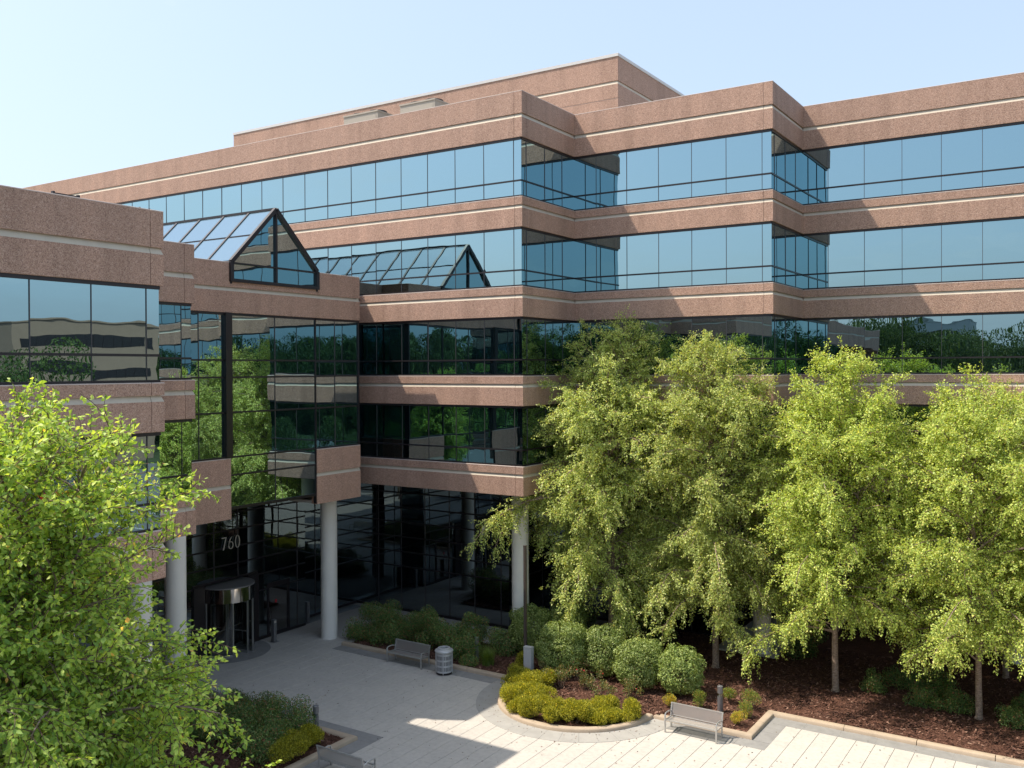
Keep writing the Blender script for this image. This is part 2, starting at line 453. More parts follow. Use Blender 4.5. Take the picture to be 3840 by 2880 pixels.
M['wood'] = leaf('far_leaf', [(0, (0.023, 0.049, 0.013)), (0.5, (0.052, 0.098, 0.023)), (1, (0.111, 0.156, 0.036))], 0.25, 0.7)
M['bark'] = bark('birch_bark', (0.11, 0.075, 0.055), (0.27, 0.20, 0.155), (0.42, 0.34, 0.28))
M['twig'] = bark('twig_bark', (0.06, 0.04, 0.03), (0.13, 0.085, 0.06), (0.20, 0.14, 0.10))
M['lawn'] = concrete('lawn', (0.04, 0.058, 0.022), 0.4, 0.5, 0.95)
M['asphalt'] = concrete('asphalt', (0.13, 0.13, 0.13), 0.15, 0.4, 0.9)
M['paint'] = simple('road_paint', (0.7, 0.7, 0.68), 0.7)
M['tan'] = concrete('tan_precast', (0.26, 0.19, 0.145), 0.06, 1.0, 0.8)
M['white_b'] = concrete('white_cladding', (0.45, 0.46, 0.46), 0.05, 0.5, 0.6)

# ------------------------------------------------------------------ terrain and ground
g = MB().box(-700, 700, -700, 700, -1.0, -0.03)
g.build('ground', M['lawn'], kind='structure')
MB().box(13.0, 70, -60, 130, -0.03, -0.010).build('parking_lot', M['asphalt'], kind='structure')
MB().box(-24, 13.0, -60, 4.0, -0.03, -0.012).build('driveway', M['asphalt'], kind='structure')
mb = MB()
for i in range(40):
    mb.box(24, 29, -50 + i * 3.0, -49.88 + i * 3.0, -0.010, -0.006); mb.box(46, 51, -50 + i * 3.0, -49.88 + i * 3.0, -0.010, -0.006)
mb.build('parking_lines', M['paint'], kind='structure')

# outline of the beds (outer bottom edge of the kerbs)
CC, CR = (-17.5, 32.0), 3.22
def arc(a0, a1, n, r_=CR):
    return [(CC[0] + r_ * math.cos(R(a0 + (a1 - a0) * i / n)), CC[1] + r_ * math.sin(R(a0 + (a1 - a0) * i / n))) for i in range(n + 1)]
def in_left(x, y): return x < -22.3 and x > -33.6 and y < 24.5
def in_bed(x, y, m=0.0):
    if -30.6 + m < x < -20.0 and 32.5 + m < y < 36.3: return True
    if (x - CC[0])**2 + (y - CC[1])**2 < (CR - m)**2: return True
    if -20.9 < x < -10.52 - m and 31.85 + m < y < 43.0: return True
    if x >= -10.9 and y > 34.4 + m and y < 47.7: return True
    return False
def in_left_m(x, y, m=0.0): return -33.6 < x < -22.3 - m and y < 24.5 - m
def in_plaza(x, y):
    if y > 38.9 or x < -35.4: return False
    if x < -34.5 and y < 34.1: return False
    if in_bed(x, y, 0.14) or in_left_m(x, y, 0.14): return False
    if y > 36.3 and x > -25.4: return False
    return True

def visible(x, y, z=0.02, mar=0.02):
    q = Vector((x, y, z - CAM_Z)); d = q.dot(_fw)
    if d < 1: return False
    u = q.dot(_rt) / d * F / 1920.0; v = (q.dot(_up) / d * F + 35.3) / 1440.0
    return abs(u) < 1 + mar and abs(v) < 1 + mar

MB().box(-35.5, 13.0, 4.0, 39.0, -0.02, 0.0).build('plaza', M['joint'], kind='structure')
plaza = bpy.data.objects['plaza']
PW, PL = 0.635, 1.905
tile_me = None
tb = MB()
def tile_shape(mb, x0, y0, z1=0.020):
    gp = 0.006; c = 0.006
    X0, X1, Y0, Y1 = x0 + gp, x0 + PW - gp, y0 + .002, y0 + PL - .002
    mb.add([(X0,Y0,0),(X1,Y0,0),(X1,Y1,0),(X0,Y1,0),(X0,Y0,z1-c),(X1,Y0,z1-c),(X1,Y1,z1-c),(X0,Y1,z1-c),(X0+c,Y0+c,z1),(X1-c,Y0+c,z1),(X1-c,Y1-c,z1),(X0+c,Y1-c,z1)],
           [(0,1,5,4),(1,2,6,5),(2,3,7,6),(3,0,4,7),(4,5,9,8),(5,6,10,9),(6,7,11,10),(7,4,8,11),(8,9,10,11)])
tile_shape(tb, 0, 0)
tile_me = tb.mesh('paver'); tile_me.materials.append(M['paver'])
tiles = []; x = -13.13 - PW * 60
i = 0
while x < 12.3:
    y = 4.0 + 0.635 * (i % 3)
    while y < 39:
        cx_, cy_ = x + PW / 2, y + PL / 2
        if any(in_plaza(cx_ + a, cy_ + b) for a in (-.28, .28) for b in (-.92, -.3, .3, .92)):
            if cy_ + 0.95 < 38.97 and -35.4 < cx_: tiles.append((x, y))
        y += PL
    x += PW; i += 1
tiles.sort(key=lambda t: (0 if visible(t[0] + .3, t[1] + .6) and in_plaza(t[0] + .3, t[1] + .6) else 1, Vector((t[0], t[1], -13)).dot(_fw)))
rest = MB()
for k, (x, y) in enumerate(tiles):
    if k < 300:
        o = bpy.data.objects.new('paver', tile_me); COL.objects.link(o); o.parent = plaza
        o.location = (x, y, random.uniform(-0.0012, 0.0012))
    else: tile_shape(rest, x, y)
rest.build('paver', M['paver'], plaza, kind='stuff')

# border pavers against the kerbs
def border(nodes_list, w, mat, L_=1.2, z=0.026):
    """row of slabs, nodes: straight run p->q, slab lies to the right of travel"""
    for p, q in nodes_list:
        p, q = Vector(p), Vector(q); t = (q - p).normalized(); n = Vector((t.y, -t.x)); D = (q - p).length; k = max(1, round(D / L_))
        for i in range(k):
            a = p + t * (D * i / k + 0.005); b = p + t * (D * (i + 1) / k - 0.005)
            MB().prism([tuple(a), tuple(b), tuple(b + n * w), tuple(a + n * w)][::-1], 0.0, z).build('border_paver', mat, plaza)
border([((-30.6, 32.5), (-20.75, 32.5)), ((-14.2, 31.85), (-9.88, 31.85)), ((-10.5, 34.4), (8, 34.4))], 0.64, M['paver_dark'])
border([((-10.52, 31.86), (-10.52, 33.75))], 0.64, M['paver_dark'])
border([((-22.3, 8.0), (-22.3, 24.5)), ((-21.66, 24.5), (-34.0, 24.5))], 0.64, M['paver_dark'])
for k in range(18):
    a0 = R(176 + k * 10.2) ; a1 = R(176 + (k + 1) * 10.2) - 0.002
    poly = [(CC[0] + rr * math.cos(a), CC[1] + rr * math.sin(a)) for rr, seq in ((CR - 0.1, (a0, (a0+a1)/2, a1)), (CR + 0.85, (a1, (a0+a1)/2, a0))) for a in seq]
    MB().prism(poly[::-1], 0.0, 0.030).build('border_paver', M['paver_ring'], plaza)

# kerbs
KP = [(0.0, -0.02), (-0.30, -0.02), (-0.30, 0.12), (-0.275, 0.155), (-0.23, 0.17), (-0.09, 0.17), (-0.035, 0.155), (-0.008, 0.12)]
def kerb(name, runs):
    root = MB().sweep(runs[0][:2], [(-0.05, -0.03), (-0.25, -0.03), (-0.25, 0.10), (-0.05, 0.10)]).build(name, M['joint'], kind='structure')
    for nodes in runs:
        MB().sweep(nodes, KP).build('kerb_stone', M['kerb'], root, smooth=True)
def cut(p, q, L_=2.4, g=0.012):
    p, q = Vector(p), Vector(q); D = (q - p).length; t = (q - p) / D; k = max(1, round(D / L_))
    return [[tuple(p + t * (D * i / k + (g if i else 0))), tuple(p + t * (D * (i + 1) / k - (g if i < k - 1 else 0)))] for i in range(k)]
# kerb polylines run so that the outside (paving) is on the right
A = arc(172, 358, 36)
kr = cut((-30.6, 32.5), (-20.9, 32.5))
for s in range(0, 36, 9): kr.append(A[s:s + 10] if s else A[0:10])
kr += [[A[-1], (-14.28, 31.85), (-13.0, 31.85)], [(-12.985, 31.85), (-10.52, 31.85), (-10.52, 33.3)], [(-10.52, 33.315), (-10.52, 34.4), (-8.0, 34.4)]]
kr += cut((-7.985, 34.4), (9, 34.4))
kerb('planter_kerb', kr)
kerb('planter_kerb', [[(-22.3, 8.0), (-22.3, 16.0)], [(-22.3, 16.015), (-22.3, 20.5)], [(-22.3, 20.515), (-22.3, 24.5), (-24.0, 24.5)]] + cut((-24.015, 24.5), (-33.6, 24.5)))

# mulch
def bed_mesh(name, xr, yr, inside, st=0.16):
    xs = np.arange(xr[0], xr[1], st); ys = np.arange(yr[0], yr[1], st)
    rng = np.random.default_rng(3)
    idx = {}; V_ = []; Fc = []
    def vid(i, j):
        if (i, j) not in idx:
            idx[(i, j)] = len(V_)
            x, y = xs[i], ys[j]
            V_.append((x, y, 0.085 + 0.03 * math.sin(x * 1.1 + y * .7) * math.sin(y * 1.3) + 0.018 * rng.standard_normal()))
        return idx[(i, j)]
    for i in range(len(xs) - 1):
        for j in range(len(ys) - 1):
            if inside(xs[i] + st / 2, ys[j] + st / 2): Fc.append((vid(i, j), vid(i+1, j), vid(i+1, j+1), vid(i, j+1)))
    me = np_mesh(name, V_, Fc, smooth=True); o = mk(name, me, M['mulch'], kind='structure'); return o
mulch_r = bed_mesh('mulch_bed', (-31, 9), (28.6, 47.8), lambda x, y: in_bed(x, y, 0.16))
mulch_l = bed_mesh('mulch_bed', (-33.6, -22.3), (8, 24.5), lambda x, y: in_left_m(x, y, 0.16))
rng = np.random.default_rng(11)
def chips(n, xr, yr, inside, parent):
    P = []
    while len(P) < n:
        x = rng.uniform(*xr); y = rng.uniform(*yr)
        if inside(x, y) and visible(x, y): P.append((x, y, 0.10 + rng.uniform(0, .03)))
    P = np.array(P); a = rng.uniform(0, 6.28, n); l = rng.uniform(.025, .07, n); w = l * rng.uniform(.25, .5, n)
    d = np.stack([np.cos(a), np.sin(a), rng.normal(0, .3, n)], 1); s = np.stack([-np.sin(a), np.cos(a), rng.normal(0, .3, n)], 1)
    V_ = np.stack([P - d*l[:,None] - s*w[:,None], P + d*l[:,None] - s*w[:,None], P + d*l[:,None] + s*w[:,None], P - d*l[:,None] + s*w[:,None]], 1).reshape(-1, 3)
    me = np_mesh('mulch_chips', V_, np.arange(4*n).reshape(n, 4), rng.random(n)); mk('mulch_chips', me, M['chip'], parent, kind='stuff')
chips(26000, (-31, 2), (28.6, 44), lambda x, y: in_bed(x, y, .3), mulch_r)
chips(2500, (-30, -22), (20, 24.5), lambda x, y: in_left_m(x, y, .3), mulch_l)

# ------------------------------------------------------------------ the office building
X1, Y1 = -21.85, 34.87           # main wing, nearest corner
Y2, X2, Y3 = 39.70, -12.12, 44.44
WX1, WY1 = -21.87, 16.29         # low wing, end
WX2, WY2 = -26.76, 21.18
XR = -31.65                      # recessed wall beside the entrance bay
EX, EY0, EY1 = -29.90, 22.55, 33.13
MOD = 1.62
bld = empty('office_building', (-30, 40, 0), 'five-storey office building of pink aggregate bands and blue mirror glass with lower entrance wing', 'building')

def band(nodes, zb, zt, zs0, zs1, cuts=0.42, sill=True, depth=0.34, name='spandrel_panel', cut_corners=True):
    """aggregate spandrel along a polyline, split into straight panels and corner panels; pale bevelled stripe in a groove"""
    nodes = [Vector(n) for n in nodes]; pieces = []
    cur = [nodes[0]]
    for i in range(1, len(nodes)):
        a, b = nodes[i-1], nodes[i]; t = (b - a).normalized(); D = (b - a).length
        last = i == len(nodes) - 1
        conv = False
        if not last:
            t2 = (nodes[i+1] - b).normalized(); conv = t.x * t2.y - t.y * t2.x > 0
        if last: cur.append(b); pieces.append(cur)
        elif conv and D > 2.0 and cut_corners:
            cur.append(b - t * cuts); pieces.append(cur); cur = [b - t * (cuts - 0.016), b]
            if (nodes[i+1] - b).length > 1.3:
                cur.append(b + t2 * cuts); pieces.append(cur); cur = [b + t2 * (cuts + 0.016)]
        elif conv:
            cur.append(b)
            if (nodes[i+1] - b).length > 1.3:
                cur.append(b + t2 * cuts); pieces.append(cur); cur = [b + t2 * (cuts + 0.016)]
        else:
            cur.append(b); pieces.append(cur); cur = [b]
    for pc in pieces:
        c = 0.012
        lower = [(-depth, zb), (-c, zb), (0, zb + c), (0, zs0), (-0.075, zs0 + 0.004), (-depth, zs0 + 0.004)]
        o = MB().sweep(pc, lower)
        zt2 = zt - (0.03 if sill else 0)
        o.sweep(pc, [(-depth, zs1), (0, zs1), (0, zt2), (-depth, zt2)])
        p = o.build(name, M['granite'], bld)
        MB().sweep(pc, [(-0.004, zs0), (-0.075, zs1), (-0.2, zs1), (-0.2, zs0)]).build('accent_stripe', M['stripe'], p)
        if sill: MB().sweep(pc, [(-depth, zt2), (0.004, zt2), (0.004, zt - 0.008), (-0.006, zt), (-depth, zt)]).build('sill', M['sill'], p)
    MB().sweep([tuple(n) for n in nodes], [(-0.025, zb + .02), (-0.025, zs0 - .01), (-0.12, zs0), (-0.12, zs1), (-0.025, zs1 + .01), (-0.025, zt - .04), (-0.1, zt - .04), (-0.1, zb + .02)]).build('panel_joint', M['seal'], bld)

MAIN = [(-64, Y1), (X1, Y1), (X1, Y2), (X2, Y2), (X2, Y3), (9.0, Y3)]
band(MAIN, 23.43, 25.49, 24.31, 24.49, sill=True)
for zt in (20.80, 16.80, 12.80):
    band(MAIN, zt - 1.355, zt, zt - 0.52, zt - 0.36)
band([(-35, Y1)] + MAIN[1:], 7.42, 8.75, 8.75 - 0.50, 8.75 - 0.35)
WEST = [(WX1, -22), (WX1, WY1), (WX2, WY1), (WX2, WY2), (XR, WY2), (XR, EY0)]
band(WEST, 15.44, 17.50, 16.30, 16.48)
band([(XR, EY1), (XR, Y1 - 0.002)], 15.44, 17.50, 16.30, 16.48)
band(WEST[:-1], 11.43, 12.79, 12.26, 12.43)
band(WEST[:-1], 7.40, 8.74, 8.24, 8.40)
# entrance bay: parapet with the notch for the glazed gable, and the two low blocks
GY0, GY1, GYC = 25.45, 30.30, 27.86
band([(XR, EY0), (EX, EY0), (EX, EY1), (XR, EY1)], 15.44, 16.72, 16.32, 16.48, sill=False, cut_corners=False, cuts=0.0)
for nd in ([(XR, EY0), (EX, EY0), (EX, GY0)], [(EX, GY1), (EX, EY1), (XR, EY1)]):
    p = MB().sweep(nd, [(-0.34, 16.72), (0, 16.72), (0, 17.47), (-0.34, 17.47)]).build('spandrel_panel', M['granite'], bld)
    MB().sweep(nd, [(-0.34, 17.47), (0.004, 17.47), (0.004, 17.492), (-0.006, 17.50), (-0.34, 17.50)]).build('sill', M['sill'], p)
for nd in ([(XR, EY0), (EX, EY0), (EX, 25.40)], [(EX, 30.25), (EX, EY1), (XR, EY1)]):
    band(nd, 7.06, 9.54, 8.31, 8.47, cut_corners=False, cuts=0.0)

# ---- windows
pane_me = MB().box(-0.5, 0.5, -0.009, 0.009, -0.5, 0.5).mesh('pane'); pane_me.materials.append(M['glass'])
pane_low = MB().box(-0.5, 0.5, -0.009, 0.009, -0.5, 0.5).mesh('pane'); pane_low.materials.append(M['glass_low'])
prng = random.Random(5)
def glazing(p, q, z0, z1, transoms, mulls, low=False, head=0.10, foot=0.07, mw=0.018, thick=(), skip_first=0.0, tilt=0.002):
    """p->q is the glass line, outside to the right; mulls are distances from p"""
    p, q = Vector(p), Vector(q); D = (q - p).length; t = (q - p) / D; n = Vector((t.y, -t.x))
    ang = math.atan2(t.y, t.x)
    fr = MB()
    def bar(s0, s1, za, zb, out, inn=-0.06):
        a = p + t * s0; b = p + t * s1
        pts = [a + n * out, b + n * out, b + n * inn, a + n * inn]
        fr.prism([tuple(v) for v in pts][::-1], za, zb)
    bar(0, D, z1 - head, z1, 0.05)
    f = fr.build('window_frame', M['frame'], bld)
    fr = MB(); bar(0, D, z0 + 0.001, z0 + foot, 0.045); fr.build('sill_bar', M['frame'], f)
    zs = [z0 + foot] + [x for x in transoms] + [z1 - head]
    for z in transoms:
        fr = MB(); bar(0, D, z - 0.035, z + 0.035, 0.04); fr.build('transom', M['frame'], f)
    ss = [0.0] + [s for s in mulls if 0.05 < s < D - 0.05] + [D]
    for s in ss[1:-1]:
        w = mw
        for th in thick:
            if abs(s - th) < 0.01: w = 0.32
        a = p + t * (s - w / 2); b = p + t * (s + w / 2); o_ = 0.03 if w < .1 else 0.14
        MB().prism([tuple(a + n * o_), tuple(b + n * o_), tuple(b - n * .06), tuple(a - n * .06)][::-1], z0 + foot, z1 - head).build('mullion', M['mull'] if w < .1 else M['frame'], f)
    for i in range(len(ss) - 1):
        for j in range(len(zs) - 1):
            o = bpy.data.objects.new('pane', pane_low if low else pane_me); COL.objects.link(o); o.parent = f
            c = p + t * ((ss[i] + ss[i+1]) / 2)
            o.location = (c.x, c.y, (zs[j] + zs[j+1]) / 2)
            o.scale = (ss[i+1] - ss[i], 1, zs[j+1] - zs[j])
            o.rotation_euler = (prng.gauss(0, tilt), 0, ang + prng.gauss(0, tilt))
    return f

GO = 0.10
def inset(nodes, o=GO):
    nodes = [Vector(n) for n in nodes]; out = []
    nn = [Vector(((b - a).normalized().y, -(b - a).normalized().x)) for a, b in zip(nodes, nodes[1:])]
    for i, p in enumerate(nodes):
        m = nn[0] if i == 0 else nn[-1] if i == len(nodes) - 1 else nn[i-1] + nn[i]
        out.append(p - m * o)
    return out
def from_end(D, first):           # mullions counted back from the far corner
    s = []; x = D - first
    while x > 0.1: s.append(x); x -= MOD
    return s[::-1]
def from_start(D, first):
    s = []; x = first
    while x < D - 0.1: s.append(x); x += MOD
    return s
for z0, z1, xs in ((20.80, 23.43, -56), (16.80, 19.445, -50), (12.80, 15.445, -34), (8.75, 11.445, -34)):
    IN = inset([(xs, Y1)] + MAIN[1:])
    tr = [z0 + 0.72]
    glazing(IN[0], IN[1], z0, z1, tr, from_end((IN[1] - IN[0]).length, 0.40))
    glazing(IN[1], IN[2], z0, z1, tr, from_start(4.83, 0.40))
    glazing(IN[2], IN[3], z0, z1, tr, from_end((IN[3] - IN[2]).length, 0.40))
    glazing(IN[3], IN[4], z0, z1, tr, from_start(4.83, 0.40))
    glazing(IN[4], IN[5], z0, z1, tr, from_start((IN[5] - IN[4]).length, 1.22))
for z0, z1 in ((12.79, 15.44), (8.74, 11.43)):
    IN = inset(WEST[:-1]); tr = [z0 + 0.74]
    IN[0] = Vector((IN[0].x, -6.0))
    glazing(IN[0], IN[1], z0, z1, tr, from_end((IN[1] - IN[0]).length, 0.40))
    glazing(IN[1], IN[2], z0, z1, tr, from_start(4.8, 0.40))
    glazing(IN[2], IN[3], z0, z1, tr, from_end((IN[3] - IN[2]).length, 0.40))
    glazing(IN[3], IN[4], z0, z1, tr, from_start(4.8, 0.40))
# entrance bay curtain wall
gx = EX - 0.08
glazing((gx, EY0 + .08), (gx, 25.40), 9.54, 15.44, [11.39, 12.82, 13.52], [1.25], mw=0.03)
glazing((gx, 25.40), (gx, 30.25), 7.43, 15.44, [8.84, 9.57, 11.39, 12.82, 13.52], [2.44], mw=0.03, foot=0.12)
glazing((gx, 30.25), (gx, EY1 - .08), 9.54, 15.44, [11.39, 12.82, 13.52], [1.24], mw=0.03)
MB().box(gx - 0.1, gx + 0.16, 25.12, 25.44, 9.60, 15.43).build('corner_post', M['frame'], bld)
MB().box(gx - 0.1, gx + 0.05, 30.21, 30.27, 7.10, 15.43).build('corner_post', M['frame'], bld)
MB().box(gx - 0.25, gx + 0.06, EY1 - .10, EY1 - .02, 9.54, 15.44).build('corner_post', M['frame'], bld)
for y0, y1 in ((EY0 + .08, EY0 + .10), (EY1 - .10, EY1 - .08)):
    MB().box(XR, gx - .01, y0, y1, 9.54, 15.44).build('return_glass', M['glass'], bld)
MB().box(XR - .1, XR, WY2, EY0, 7.4, 15.44).build('return_glass', M['glass'], bld)
MB().box(XR - .1, XR, EY1, Y1 + .05, 7.4, 15.44).build('return_glass', M['glass'], bld)

# ---- lobby level glazing
def lobby(p, q, z1=7.3, mulls=None, low=True, z0=0.0):
    D = (Vector(q) - Vector(p)).length
    glazing(p, q, z0, z1, [z for z in (2.42, 3.22, 4.02, 4.82, 5.62, 6.42)], mulls or from_start(D, MOD), low=True, head=0.1, foot=0.16, mw=0.045, tilt=0.0016)
lobby((-25.6, -6), (-25.6, 13.2)); lobby((-25.6, 13.2), (-30.4, 13.2)); lobby((-30.4, 13.2), (-30.4, 17.6)); lobby((-30.4, 17.6), (-34.6, 17.6))
lobby((-34.6, 17.6), (-34.6, 27.15))
lobby((-34.6, 30.95), (-34.6, 31.55)); lobby((-34.6, 33.0), (-34.6, 34.1), mulls=[0.55]); lobby((-34.6, 34.1), (-35.5, 34.1))
lobby((-35.5, 34.1), (-35.5, 39.0)); lobby((-35.5, 39.0), (-25.3, 39.0)); lobby((-25.3, 39.0), (-25.3, 43.0)); lobby((-25.3, 43.0), (-15.6, 43.0)); lobby((-15.6, 43.0), (-15.6, 47.7)); lobby((-15.6, 47.7), (9, 47.7))
glazing((-34.6, 27.15), (-34.6, 30.95), 3.30, 7.3, [4.02, 4.82, 5.62, 6.42], [1.2, 2.6], low=True, head=.1, foot=.1, mw=.045, tilt=.0016)
glazing((-34.6, 31.55), (-34.6, 33.0), 2.55, 7.3, [3.22, 4.02, 4.82, 5.62, 6.42], [], low=True, head=.1, foot=.12, mw=.045)
# interior behind the clear doors
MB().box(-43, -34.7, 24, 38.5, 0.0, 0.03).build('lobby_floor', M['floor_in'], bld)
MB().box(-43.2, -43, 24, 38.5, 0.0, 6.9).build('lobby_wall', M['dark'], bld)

# ---- soffits, roofs, rear walls
for b in ((-64, X1 - .06, Y1 + .06, 62, 7.44, 7.60), (X1 - .06, X2 - .06, Y2 + .06, 62, 7.44, 7.60), (X2 - .06, 9, Y3 + .06, 62, 7.44, 7.60)):
    MB().box(*b).build('soffit', M['soffit'], bld)
for b in ((-64, WX1 - .06, -22, WY1 - .06, 7.42, 7.58), (-64, WX2 - .06, WY1 - .06, WY2 - .06, 7.42, 7.58), (-64, XR - .06, WY2 - .06, Y1 + .05, 7.42, 7.58)):
    MB().box(*b).build('soffit', M['soffit'], bld)
MB().box(XR - .06, EX - .06, EY0 + .06, 25.38, 7.08, 7.2).build('soffit', M['soffit'], bld)
MB().box(XR - .06, EX - .06, 30.27, EY1 - .06, 7.08, 7.2).build('soffit', M['soffit'], bld)
MB().box(XR - .06, EX - .1, 25.38, 30.27, 7.45, 7.57).build('soffit', M['soffit'], bld)
for b in ((-64, X1 - .3, Y1 + .3, 62, 24.5, 24.7), (X1 - .3, X2 - .3, Y2 + .3, 62, 24.5, 24.7), (X2 - .3, 9, Y3 + .3, 62, 24.5, 24.7)):
    MB().box(*b).build('roof_deck', M['roof'], bld)
for b in ((-64, WX1 - .3, -22, WY1 - .3, 16.7, 16.9), (-64, WX2 - .3, WY1 - .3, WY2 - .3, 16.7, 16.9), (-64, XR - .3, WY2 - .3, Y1 - .01, 16.7, 16.9)):
    MB().box(*b).build('roof_deck', M['roof'], bld)
MB().box(XR - .3, EX - .3, EY0 + .3, GY0, 16.7, 16.9).build('roof_deck', M['roof'], bld)
MB().box(XR - .3, EX - .3, GY1, EY1 - .3, 16.7, 16.9).build('roof_deck', M['roof'], bld)
MB().box(-64.3, -64, -22, 62, 0, 17.4).box(-64.3, -64, Y1, 62, 17.4, 25.4).box(-64, 9, 62, 62.3, 0, 25.4).box(9, 9.3, Y3, 62, 0, 25.4).build('rear_wall', M['granite'], bld)
MB().box(-64, -22, -22.3, -22, 0, 17.4).build('rear_wall', M['granite'], bld)

# ---- columns
def column(x, y, h, r_=0.40):
    mb = MB().lathe([(r_ + .012, 0), (r_ + .012, .05), (r_, .06), (r_, h)], (x, y), 40)
    mb.build('column', M['column'], bld, smooth=True)
column(-32.0, 33.15, 7.08); column(-23.15, 36.65, 7.44); column(-13.25, 41.6, 7.44); column(-3.5, 46.3, 7.44)
column(-27.65, 19.55, 7.42); column(-30.1, 22.85, 7.08); column(-22.95, 13.8, 7.42); column(-22.95, 8.9, 7.42)

# ---- penthouse
py0, px0 = 44.5, -51.9
PN = [(px0, 60.0), (px0, py0), (X1, py0), (X1, 58.0)]
ph = MB().sweep(PN, [(-.3, 24.7), (0, 24.7), (0, 27.46), (-.3, 27.46)]).sweep(PN, [(-.3, 27.50), (0, 27.50), (0, 28.24), (-.3, 28.24)]).sweep(PN, [(-.3, 28.42), (0, 28.42), (0, 29.69), (-.3, 29.69)]).build('penthouse_wall', M['granite'], bld)
MB().sweep(PN, [(-.004, 28.24), (-.07, 28.42), (-.3, 28.42), (-.3, 28.24)]).build('accent_stripe', M['stripe'], ph)
MB().sweep(PN, [(-.02, 27.46), (-.02, 27.50), (-.3, 27.50), (-.3, 27.46)]).build('panel_joint', M['seal'], ph)
mb = MB()
mb.sweep(PN, [(-.35, 29.69), (0.04, 29.69), (0.04, 29.85), (-.35, 29.85)]).build('coping', M['coping'], ph)
MB().box(px0 + .3, X1 - .3, py0 + .3, 58, 29.4, 29.55).build('roof_deck', M['roof'], bld)

# ---- skylight over the entrance hall
SX1 = EX + 0.02; SX0 = SX1 - 11 * MOD
GZ0, GZE, GZA = 16.72, 17.52, 19.97
sf = MB()
ge = [(SX1, GY0, GZ0), (SX1, GY0, GZE), (SX1, GYC, GZA), (SX1, GY1, GZE), (SX1, GY1, GZ0)]
for a, b in zip(ge, ge[1:]): sf.bar(a, b, 0.17, 0.16, (1, 0, 0))
sf.bar((SX1, GY0 - .08, GZ0 + .05), (SX1, GY1 + .08, GZ0 + .05), 0.15, 0.13)
sf.bar((SX1, GYC, GZ0), (SX1, GYC, GZA - .05), 0.09, 0.12, (1, 0, 0)); sf.bar((SX1, GY0, GZE - .05), (SX1, GY1, GZE - .05), 0.10, 0.07)
for i in range(1, 12):
    x = SX1 - i * MOD
    for yy in (GY0, GY1): sf.bar((x, yy, GZE), (x, GYC, GZA), 0.07, 0.11, (1, 0, 0))
sf.bar((SX0, GYC, GZA + .02), (SX1, GYC, GZA + .02), 0.12, 0.09)
for yy in (GY0, GY1):
    sf.bar((SX0, yy, GZE), (SX1, yy, GZE), 0.10, 0.09); ym = (yy + GYC) / 2 ; sf.bar((SX0, ym, (GZE + GZA) / 2), (SX1, ym, (GZE + GZA) / 2), 0.06, 0.06)
    sf.bar((SX0, yy, GZ0 + .1), (SX1, yy, GZ0 + .1), 0.1, 0.4)
sk = sf.build('skylight_frame', M['frame'], bld)
def quad_pane(pts, mat, nrm, parent, t=0.02):
    pts = [Vector(p) for p in pts]; n = Vector(nrm).normalized() * t
    k = len(pts)
    return MB().add(pts + [p - n for p in pts], [tuple(range(k)), tuple(range(k, 2*k))[::-1]] + [(i, (i+1) % k, k + (i+1) % k, k + i) for i in range(k)]).build('pane', mat, parent)
for i in range(11):
    xa, xb = SX1 - i * MOD - .035, SX1 - (i + 1) * MOD + .035
    for yy, ny in ((GY0, -1), (GY1, 1)):
        for f0, f1 in ((0.02, 0.49), (0.51, 0.98)):
            ya, yb = yy + (GYC - yy) * f0, yy + (GYC - yy) * f1; za, zb = GZE + (GZA - GZE) * f0, GZE + (GZA - GZE) * f1
            quad_pane([(xa, ya, za), (xb, ya, za), (xb, yb, zb), (xa, yb, zb)], M['glass_roof'], (0, ny, 1), sk)
for ya, yb, s in ((GY0 + .06, GYC - .04, 1), (GYC + .04, GY1 - .06, -1)):
    quad_pane([(SX1 - .03, ya, GZ0 + .1), (SX1 - .03, yb, GZ0 + .1), (SX1 - .03, yb, GZE - .05), (SX1 - .03, ya, GZE - .05)], M['glass'], (1, 0, 0), sk)
    if s > 0: tri = [(SX1 - .03, ya, GZE - .05), (SX1 - .03, yb, GZE - .05), (SX1 - .03, yb, GZA - .1), (SX1 - .03, ya, GZE + .02)]
    else: tri = [(SX1 - .03, ya, GZE - .05), (SX1 - .03, yb, GZE - .05), (SX1 - .03, yb, GZE + .02), (SX1 - .03, ya, GZA - .1)]
    quad_pane(tri, M['glass'], (1, 0, 0), sk)
# small fittings on the parapets
mb = MB().box(WX1 - .25, WX1 - .19, 13.25, 13.95, 17.53, 17.57)
for yy in (13.25, 13.92): mb.box(WX1 - .26, WX1 - .18, yy - .03, yy + .03, 17.50, 17.60)
mb.build('parapet_fitting', M['frame'], bld)
for yy in (15.72, 16.02): MB().box(WX1 - .26, WX1 - .22, yy - .02, yy + .02, 17.5, 17.56).build('parapet_fitting', M['frame'], bld)

# ---- revolving door
DC = (-34.55, 29.05)
DR = 1.22
rd = MB().lathe([(0, 3.20), (DR + .05, 3.20), (DR + .05, 3.14), (DR + .03, 3.14)], DC, 40).build('revolving_door', M['drum_top'], bld, smooth=True)
MB().lathe([(DR + .03, 2.50), (DR + .03, 3.14)], DC, 40).lathe([(DR - .02, 2.5), (DR + .03, 2.5)], DC, 40).build('canopy_ring', M['chrome'], rd, smooth=True)
MB().lathe([(DR, 0.14), (DR, 2.5)], DC, 16, R(-88), R(-28)).build('curved_pane', M['door_glass'], rd, smooth=True)
MB().lathe([(DR, 0.14), (DR, 2.5)], DC, 16, R(28), R(88)).build('curved_pane', M['door_glass'], rd, smooth=True)
MB().lathe([(DR - .03, 0.02), (DR + .03, 0.02), (DR + .03, 0.15), (DR - .03, 0.15)], DC, 16, R(-88), R(-28)).build('base_ring', M['steel'], rd)
